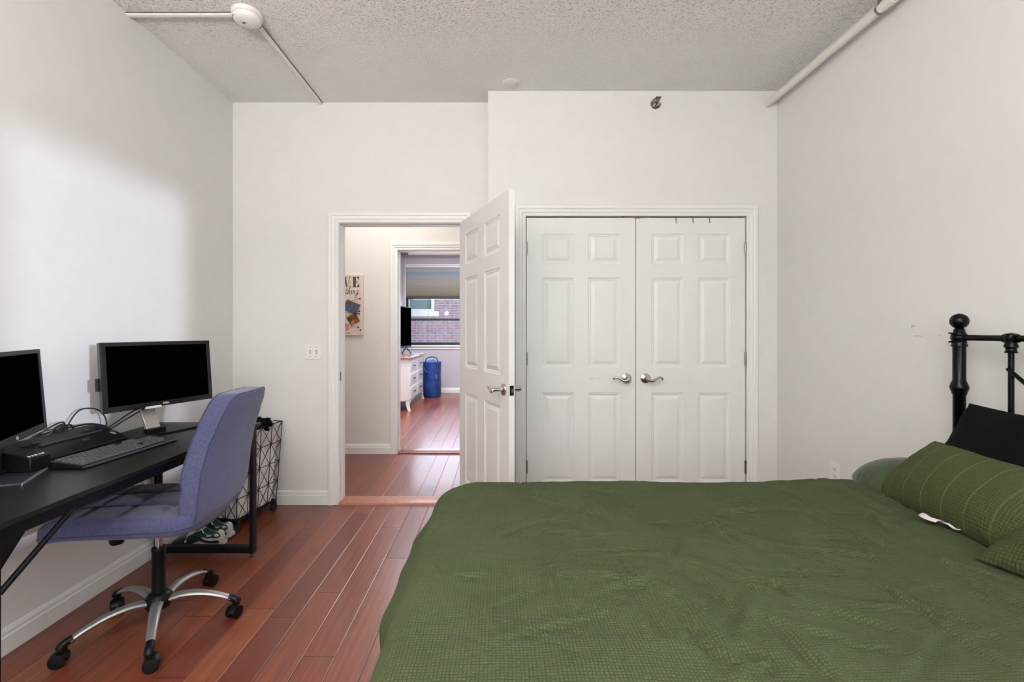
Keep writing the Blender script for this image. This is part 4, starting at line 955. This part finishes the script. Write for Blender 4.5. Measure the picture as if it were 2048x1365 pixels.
# ------------------------------------------------------------------ sneakers (local +x toe, origin at heel on floor)
def sneaker(label, loc, rz):
    s = thing('sneaker', label, 'shoe', loc, rz, 'pair of running shoes')
    Ln = .295
    hwt = [(0,.018),(.012,.031),(.04,.036),(.10,.036),(.16,.041),(.21,.049),(.25,.046),(.28,.032),(.295,.010)]
    top = [(0,.070),(.012,.094),(.03,.098),(.055,.088),(.085,.090),(.115,.112),(.14,.105),(.18,.085),(.22,.066),(.26,.054),(.285,.040),(.295,.028)]
    zs0 = lambda x: .034-.010*min(1, x/.2)+.010*max(0, (x-.25)/.045)
    def S(x, ph, off=0):
        w = interp(hwt, x)+off; zb_ = zs0(x)-.004; hh = interp(top, x)-zb_+off
        c, sn = math.cos(ph), math.sin(ph)
        return (x, w*math.copysign(abs(c)**.75, c), zb_+hh*abs(sn)**.85)
    b = MB(); N = 26; rings = []
    for i in range(N+1):
        x = Ln*i/N; rings.append([S(x, PI*k/20) for k in range(21)])
    b.loft(rings); b.build('upper', M['shoe_w'], s, ang=70)
    def patch(name, mat, pts, off=.0022, both=True, nn=10):
        """pts: list of (x, phi_low, phi_high)"""
        for m_ in ((0, 1) if both else (0,)):
            b = MB()
            fn = lambda u, v: S(interp([(i/(len(pts)-1), p[0]) for i, p in enumerate(pts)], u), (lambda a: PI-a if m_ else a)(interp([(i/(len(pts)-1), p[1]) for i, p in enumerate(pts)], u)*(1-v)+interp([(i/(len(pts)-1), p[2]) for i, p in enumerate(pts)], u)*v), off)
            b.grid(fn, 24, 6); b.build(name, mat, s, ang=80)
    r_ = R
    patch('toe_mesh', M['shoe_g'], [(.20, r_(12), r_(89)), (.25, r_(8), r_(89)), (.285, r_(5), r_(89))])
    patch('side_panel', M['shoe_g'], [(.085, r_(38), r_(50)), (.115, r_(25), r_(62)), (.15, r_(15), r_(62)), (.19, r_(20), r_(58))])
    patch('side_stripe', M['shoe_b'], [(.012, r_(2), r_(14)), (.06, r_(6), r_(16)), (.12, r_(14), r_(26)), (.20, r_(4), r_(20))], .0034)
    patch('side_stripe', M['shoe_b'], [(.05, r_(32), r_(40)), (.10, r_(30), r_(38)), (.15, r_(36), r_(46)), (.20, r_(36), r_(48)), (.235, r_(30), r_(44))], .0038)
    patch('heel_counter', M['shoe_b'], [(.008, r_(32), r_(46)), (.022, r_(24), r_(58)), (.040, r_(26), r_(56)), (.058, r_(36), r_(46))], .0042)
    patch('heel_window', M['shoe_w'], [(.014, r_(36), r_(44)), (.026, r_(32), r_(50)), (.040, r_(36), r_(48))], .0058)
    patch('lining', M['shoe_g'], [(.030, r_(70), r_(90)), (.055, r_(58), r_(90)), (.085, r_(58), r_(90)), (.108, r_(66), r_(90))], .0025)
    b = MB().tube([S(x, ph, .003) for x, ph in [(.026, r_(82)), (.038, r_(64)), (.058, r_(54)), (.085, r_(54)), (.108, r_(64)), (.116, r_(80))]], .0022, 6); b.tube([S(x, PI-ph, .003) for x, ph in [(.026, r_(82)), (.038, r_(64)), (.058, r_(54)), (.085, r_(54)), (.108, r_(64)), (.116, r_(80))]], .0022, 6)
    b.build('collar_trim', M['teal'], s)
    b = MB()
    for k in range(5):
        x = .125+k*.018; b.tube([S(x, PI*(.34+.32*q/6), .004) for q in range(7)], .0032, 6)
    b.tube(smooth_pts([S(.125, r_(80), .006), S(.11, r_(60), .012), S(.10, r_(50), .006)], 4), .0028, 6)
    b.build('laces', M['cloth_w'], s)
    rings = []
    for i in range(N+1):
        x = -.006+(Ln+.010)*i/N; w = interp(hwt, max(0, min(Ln, x)))+.006
        zt_ = zs0(max(0, x)); z0_ = .008+.010*max(0, (.02-x)/.03)+.016*max(0, (x-.24)/.055)
        rings.append([(x, w*c_, z) for c_, z in ((1, z0_), (1.03, (z0_+zt_)/2), (.97, zt_), (-.97, zt_), (-1.03, (z0_+zt_)/2), (-1, z0_))])
    MB().loft(rings).build('midsole', M['sole'], s, ang=50)
    rings = []
    for i in range(N+1):
        x = Ln*i/N; w = interp(hwt, x)+.003; u = .010*max(0, (.02-x)/.02)+.016*max(0, (x-.24)/.055)
        rings.append([(x, w, u), (x, w, u+.0085), (x, -w, u+.0085), (x, -w, u)])
    MB().loft(rings).build('outsole', M['gum'], s)
    return s
sneaker('white and green sneaker, the nearer one of the pair under the desk', (-1.622, 2.676, 0), R(180+2))
sneaker('white and green sneaker, the farther one beside the wire basket caster', (-1.640, 2.782, 0), R(180-3))

# ------------------------------------------------------------------ bed
bd = thing('bed', 'black metal bed with ball-topped posts against the right wall', 'bed', (0, 0, 0))
px_ = 1.822
BY0, BY1 = .34, 1.805
for y in (BY1, BY0):
    prof = [(.001, 0), (.020, 0), (.021, .02), (.0195, .42), (.0195, 1.015), (.022, 1.018), (.024, 1.028), (.0285, 1.040), (.0290, 1.048), (.026, 1.058), (.022, 1.070), (.0200, 1.074), (.0200, 1.205), (.0245, 1.208), (.025, 1.214), (.0225, 1.218), (.0225, 1.232), (.026, 1.236), (.0255, 1.252), (.019, 1.262), (.0165, 1.276), (.013, 1.280), (.001, 1.28)]
    ps = MB().lathe(prof, 32, T(px_, y, 0)).build('post', M['black_gloss'], bd, ang=50)
    MB().lathe([(.001, 1.276)]+[(.0295*math.sin(R(q)), 1.308-.0305*math.cos(R(q))) for q in range(12, 175, 9)]+[(.001, 1.339)], 32, T(px_, y, 0)).build('ball_finial', M['black_gloss'], ps)
RZt = 1.243
MB().tube([(px_, BY0, RZt), (px_, BY1, RZt)], .0115, 14).build('top_rail', M['black_gloss'], bd)
MB().tube([(px_, BY0, .52), (px_, BY1, .52)], .0125, 14).build('lower_rail', M['black_gloss'], bd)
nS = 7; ds_ = (BY1-BY0)/(nS+1)
for k in range(1, nS+1):
    y = BY1-k*ds_
    sp_ = MB().tube([(px_, y, .52), (px_, y, RZt)], .0085, 12).build('spindle', M['black_gloss'], bd)
    MB().lathe([(.001, RZt-.052), (.017, RZt-.052), (.018, RZt-.048), (.0145, RZt-.044), (.0145, RZt-.036), (.019, RZt-.031), (.019, RZt-.026), (.016, RZt-.018), (.020, RZt-.004), (.021, RZt+.006), (.015, RZt+.017), (.001, RZt+.021)], 20, T(px_, y, 0)).build('spindle_collar', M['black_gloss'], sp_)
    MB().lathe([(.001, -.022), (.0155, -.022), (.017, -.016), (.014, -.008), (.014, .008), (.017, .016), (.0155, .022), (.001, .022)], 16, T(px_, y, RZt) @ RX(PI/2)).build('rail_collar', M['black_gloss'], sp_)
yA, yB_ = BY1-ds_, BY0+ds_
arc = [(px_-.012, yA+(yB_-yA)*t, 1.135-.30*math.sin(PI*t)) for t in [k/24 for k in range(25)]]
MB().tube(arc, .007, 8).build('scroll_bar', M['black_gloss'], bd)
for y in (.44, 1.80): MB().box(-.12, px_, y-.016, y+.016, .30, .34).build('side_rail', M['black_metal'], bd)
for x in (-.09,):
    for y in (.44, 1.80): MB().lathe([(.001, 0), (.02, 0), (.022, .02), (.022, .34), (.001, .34)], 16, T(x, y, 0)).build('leg', M['black_metal'], bd)
MB().box(-.12, px_-.03, .43, 1.81, .30, .335).build('slat_deck', M['black_metal'], bd)
mt = MB(); mt.box(-.165, 1.775, .40, 1.90, .345, .585); tag(mt.build('mattress', nz_mat('mattress_ticking', (.6,.6,.58), .8, 40, .03, .1), bevel=.05, seg=4), 'thick mattress lying on the bed under the green comforter', 'mattress')
# strap wound round the post
st_ = []
for k in range(40):
    a = k/39*4*PI; st_.append((px_+.029*math.cos(a), BY1+.029*math.sin(a), 1.243+.018*math.sin(a*.5+.6)))
o = MB().tube(st_, .0045, 6, flat=.5).build('strap', M['black_fab']); tag(o, 'thin black strap wound around the far bed post below its ball', 'strap')

# comforter
ZT = .626; CXa, CXb, CYa, CYb = -.190, 1.775, .36, 1.925
RC, RF = .13, .072
rnd = random.Random(11)
def bedpt(x, y):
    Y = (1.274-ZT)*910/(y-660); return Vector(((x-1000)*Y/910, Y, 0))
cre = []
for seg_, w, d in [(((1080,1045),(1130,1035)),.008,.004),(((1130,1035),(1210,998)),.010,.004),(((1210,998),(1290,988)),.012,.003),(((1300,1047),(1345,1049)),.007,.006),(((1240,1110),(1278,1185)),.014,.004),(((1350,1200),(1450,1330)),.018,.005),
                    (((1515,1161),(1550,1164)),.004,.007),(((1550,1164),(1578,1190)),.006,.005),(((1495,1345),(1530,1341)),.005,.006),(((1530,1341),(1558,1326)),.005,.006),(((1550,1250),(1650,1350)),.015,.005),(((1440,1050),(1620,1150)),.018,.004),
                    (((1560,975),(1640,1012)),.014,.006),(((1640,965),(1770,1030)),.016,.007),(((1690,1000),(1860,1110)),.018,.004),(((850,1072),(882,1054)),.010,.005),(((908,1156),(975,1154)),.007,.005),(((1000,1072),(1062,1046)),.010,.004),
                    (((1400,1058),(1560,1060)),.008,.003),(((1120,1060),(1205,1072)),.008,.003),(((940,1000),(1010,985)),.012,.003),(((1350,1110),(1360,1080)),.008,.005),(((1900,1130),(2048,1230)),.02,.004),
                    (((1270,1130),(1330,1270)),.02,.003),(((1360,1130),(1500,1260)),.02,.003),(((1100,1100),(1090,1180)),.012,.003)]:
    cre.append((bedpt(*seg_[0]), bedpt(*seg_[1]), w, d))
for k in range(130):
    c = Vector((rnd.uniform(0, 1.7), rnd.uniform(.9, 1.9), 0)); a = rnd.gauss(-.5, .8); l = rnd.uniform(.04, .16)
    dv = Vector((math.cos(a), math.sin(a), 0))*l; cre.append((c-dv, c+dv, rnd.uniform(.006, .012), rnd.uniform(.0012, .0036)))
def hgt(x, y):
    p = Vector((x, y, 0)); q_ = noise.noise(Vector((x*2.2+y*1.6, y*3.2-x*1.2, 7)))
    h = .008*noise.noise(p*2.1+Vector((5, 2, 0)))+.007*noise.noise(Vector((x*3+y*2, y*4-x*1.5, 1)))+.010*(.5-abs(noise.noise(Vector((x*2.4+y*2.4, (y-x*.45)*5, 3)))))*max(0, q_+.25)+.0034*noise.noise(p*11)+.0016*noise.noise(p*26)
    for a, b_, w, d in cre:
        ab = b_-a; t = max(0, min(1, (p-a).dot(ab)/max(ab.length_squared, 1e-9))); q = p-(a+ab*t); di = q.length
        if di < 4*w:
            sd = 1 if ab.cross(q).z > 0 else -1
            fade = 1-.6*abs(t-.5)*2
            h -= 3.0*d*math.exp(-(di/w)**2)*fade; h += 2.4*d*math.exp(-((di-1.6*w)/w)**2)*fade*(sd > 0)
    h += .014*math.exp(-((x-1.45)/.25)**2-((y-1.85)/.25)**2)
    return h
step = .011
ix0, ix1, iy0, iy1 = CXa+RC, CXb, CYa+RC, CYb-RC
dropx, dropy = RC+RF*PI/2+.26, RC+RF*PI/2+.26
nu = int((CXb-(ix0-dropx))/step); nv = int((iy1+dropy-(iy0-dropy))/step)
def cloth(u, v):
    a = (ix0-dropx)+(CXb-(ix0-dropx))*u; b_ = (iy0-dropy)+(iy1+dropy-(iy0-dropy))*v
    dx = min(0, a-ix0); dy = b_-iy1 if b_ > iy1 else (b_-iy0 if b_ < iy0 else 0)
    d = math.hypot(dx, dy); cx_, cy_ = max(a, ix0), min(max(b_, iy0), iy1)
    if d < RC:
        x, y = cx_+dx, cy_+dy; return (x, y, ZT+hgt(x, y))
    ux, uy = dx/d, dy/d; s_ = d-RC
    if s_ < RF*PI/2:
        t = s_/RF; r_ = RC+RF*math.sin(t); dz = RF*(1-math.cos(t)); k = math.cos(t)
    else:
        e = s_-RF*PI/2; fold = .012*math.sin((a*1.3+b_*1.7)*16)*min(1, e/.15)
        sm = max(0, min(1, (b_-1.20)/.02))*max(0, min(1, (1.92-b_)/.2)) if ux < -.5 else 0
        r_ = RC+RF+.010*e/.26+fold*.5+.060*sm*min(1, e/.08)**.8; dz = RF+e; k = 0
    x, y = cx_+ux*r_, cy_+uy*r_
    return (x, y, ZT-dz+k*hgt(x, y))
MBc = MB(); MBc.grid(cloth, nu, nv)
o = MBc.build('comforter', M['comforter'], ang=80); tag(o, 'green waffle-textured comforter spread over the bed', 'comforter')

# pillows: local x depth (towards headboard), y length, z thickness
def pillow(name, label, Mx, a, b_, th, mat, seed, pinch=.035, crinkle=.006, cat='pillow'):
    mb = MB(); N1, N2 = 44, 64
    def S(u, v, sg):
        x, y = u*2-1, v*2-1
        e = max(0, (1-abs(x)**2.4))**.55*max(0, (1-abs(y)**2.6))**.55
        xx = x*a*(1-pinch*(1-abs(y)**2)*1.6+ .0); yy = y*b_*(1-pinch*(1-abs(x)**2)*1.4)
        z = sg*th/2*e
        nn = noise.noise(Vector((xx*6, yy*6, seed+sg)))*crinkle*1.4+noise.noise(Vector((xx*17, yy*17, seed+sg)))*crinkle*.5
        edge = 1-min(1, e*1.6)
        rad = math.sin(math.atan2(y, x)*22+seed)*crinkle*.5*edge
        return Vector((xx, yy, z+(nn+rad)*min(1, e*3)))
    mb.grid(lambda u, v: S(u, v, 1), N1, N2); mb.grid(lambda u, v: S(u, v, -1), N1, N2, flip=True)
    o = mb.build(name, mat, ang=75); o.matrix_world = Mx
    return tag(o, label, cat)
# tilt so that the +x side is raised:  RY(-angle)
gp = pillow('pillow', 'green waffle pillow with pale stripes, showing its white care tag', T(1.572, 1.470, .722) @ RZ(R(-7)) @ RY(R(-44)), .158, .355, .225, M['sham'], 3)
pillow('pillow', 'ribbed olive pillow cut off by the right edge, in front of the striped one', T(1.605, .975, .752) @ RZ(R(10)) @ RY(R(-28)), .25, .345, .19, M['sham2'], 8)
pillow('pillow', 'plain black pillow leaning against the headboard', T(1.680, 1.405, .795) @ RZ(R(-2)) @ RY(R(-58)) @ RX(R(2)), .225, .345, .19, M['black_fab'], 13)
pillow('pillow', 'sage green pillow lying flat behind the striped pillow', T(1.660, 1.855, .655) @ RZ(R(-3)) @ RY(R(-4)), .150, .10, .18, M['sage'], 21, -.14)
tg = MB()
def tagf(u, v): return (-.055+.0*u-.06*v, .0+.075*u, .004+.010*math.sin(v*2.5)+.006*math.sin(u*5))
tg.grid(lambda u, v: (-.040*v-.010*math.sin(u*3), .060*u, .014*math.sin(v*2.6)+.004), 10, 8)
tg.grid(lambda u, v: (-.022*v+.002, -.055*u-.002, .012*math.sin(v*2.2)+.003*math.sin(u*7)), 10, 6)
o = tg.build('care_tag', M['cloth_w'], gp, solid=.0008); o['label'] = 'white care tag at the seam'
o.matrix_parent_inverse = gp.matrix_world.inverted(); o.matrix_world = T(1.452, 1.475, ZT+.012)

# ------------------------------------------------------------------ lights, windows behind the camera
for nm, (rz_, loc_, w_, h_) in {'window_2': (R(90), (XR+.10, (w1[0]+w1[1])/2, w1[2]), w1[1]-w1[0], w1[3]-w1[2]), 'fill_window': (0, ((w2[0]+w2[1])/2, YR-.07, w2[2]), w2[1]-w2[0], w2[3]-w2[2])}.items():
    wn = thing(nm, None, None, loc_, rz_); wn['kind'] = 'structure'
    b = MB(); b.box(-w_/2, -w_/2+.03, -.02, .02, 0, h_).box(w_/2-.03, w_/2, -.02, .02, 0, h_).box(-w_/2, w_/2, -.02, .02, 0, .03).box(-w_/2, w_/2, -.02, .02, h_-.03, h_)
    b.build('window_frame', M['trim'], wn)
def area(name, loc, rot, sx, sy, power, col, spread=180):
    l = bpy.data.lights.new(name, 'AREA'); l.shape = 'RECTANGLE'; l.size = sx; l.size_y = sy; l.energy = power; l.color = col; l.spread = R(spread)
    o = bpy.data.objects.new(name, l); COL.objects.link(o); o.location = loc; o.rotation_euler = rot; return o
area('window_area_light', ((w2[0]+w2[1])/2, YR-.35, 1.60), (R(112), 0, 0), 2.8, 1.7, 44, (1,.985,.955))  # frontal fill added behind the camera, tipped up to lift the ceiling
area('window_area_light', (XR+.45, -.1, 1.7), (0, R(90), 0), 2.0, 1.6, 10, (.85,.88,1))
cl = thing('added_ceiling_lamp', 'round ceiling lamp added out of view behind the camera as fill', 'lamp', (0.0, .15, H))  # unseen fixture, added for flat even brightness
MB().lathe([(.001, 0), (.19, 0), (.19, -.02), (.17, -.06), (.10, -.085), (.001, -.09)], 32).build('lamp_shade', M['diffuser'], cl)
area('ceiling_fill_light', (0, .15, H-.10), (0, 0, 0), .8, .8, 17, (1,.975,.93))
area('hall_added_light', (-1.2, 4.0, H-.05), (0, 0, 0), 1.2, .8, 20, (1,.95,.91))  # ceiling light added out of view to light the hall
area('bedroom_fill_light', (-.6, 6.8, H-.05), (0, 0, 0), 1.8, 1.8, 150, (.95,.95,1))  # unseen overhead fill added to brighten the far room
area('far_window_daylight', (-1.1, YF+.7, 1.9), (R(-90), 0, 0), 1.6, 1.4, 55, (.72,.82,1))
s = bpy.data.lights.new('low_sun', 'SUN'); s.energy = 1.6; s.angle = R(2.6); s.color = (.74,.78,1)
so = bpy.data.objects.new('low_sun', s); COL.objects.link(so)
so.rotation_euler = Vector((-1, .60, -.12)).to_track_quat('-Z', 'Y').to_euler(); so.location = (6, -3, 2)
w = bpy.data.worlds.new('World'); C.scene.world = w; w.use_nodes = True
w.node_tree.nodes['Background'].inputs[0].default_value = (.80,.88,1,1); w.node_tree.nodes['Background'].inputs[1].default_value = 1.45

fl = thing('added_floor_lamp', 'unseen black uplighter added behind the camera to brighten the ceiling', 'lamp', (-.9, -1.15, 0))  # added out of view to throw light on the ceiling
MB().lathe([(.001, 0), (.14, 0), (.14, .015), (.02, .03), (.001, .03)], 28).build('base', M['black_metal'], fl)
MB().lathe([(.001, .02), (.012, .02), (.012, 1.72), (.001, 1.72)], 16).build('pole', M['black_metal'], fl)
MB().lathe([(.02, 1.70), (.08, 1.74), (.16, 1.84), (.165, 1.84), (.085, 1.735), (.02, 1.69)], 28).build('lamp_shade', M['black_metal'], fl)
area('added_uplight', (-.9, -1.15, 1.86), (R(180), 0, 0), .3, .3, 185, (1,.98,.945))

cam = bpy.data.cameras.new('Camera'); co = bpy.data.objects.new('Camera', cam); COL.objects.link(co)
co.location = (0, 0, 1.274); co.rotation_euler = (R(90), 0, 0)
cam.sensor_width = 36; cam.lens = 36*910/2048; cam.shift_x = 24/2048; cam.shift_y = -22.5/2048; cam.clip_start = .05
C.scene.camera = co
vs = C.scene.view_settings; vs.view_transform = 'Standard'; vs.look = 'None'; vs.exposure = 0; vs.gamma = 1; vs.use_curve_mapping = False
C.scene.cycles.use_denoising = True
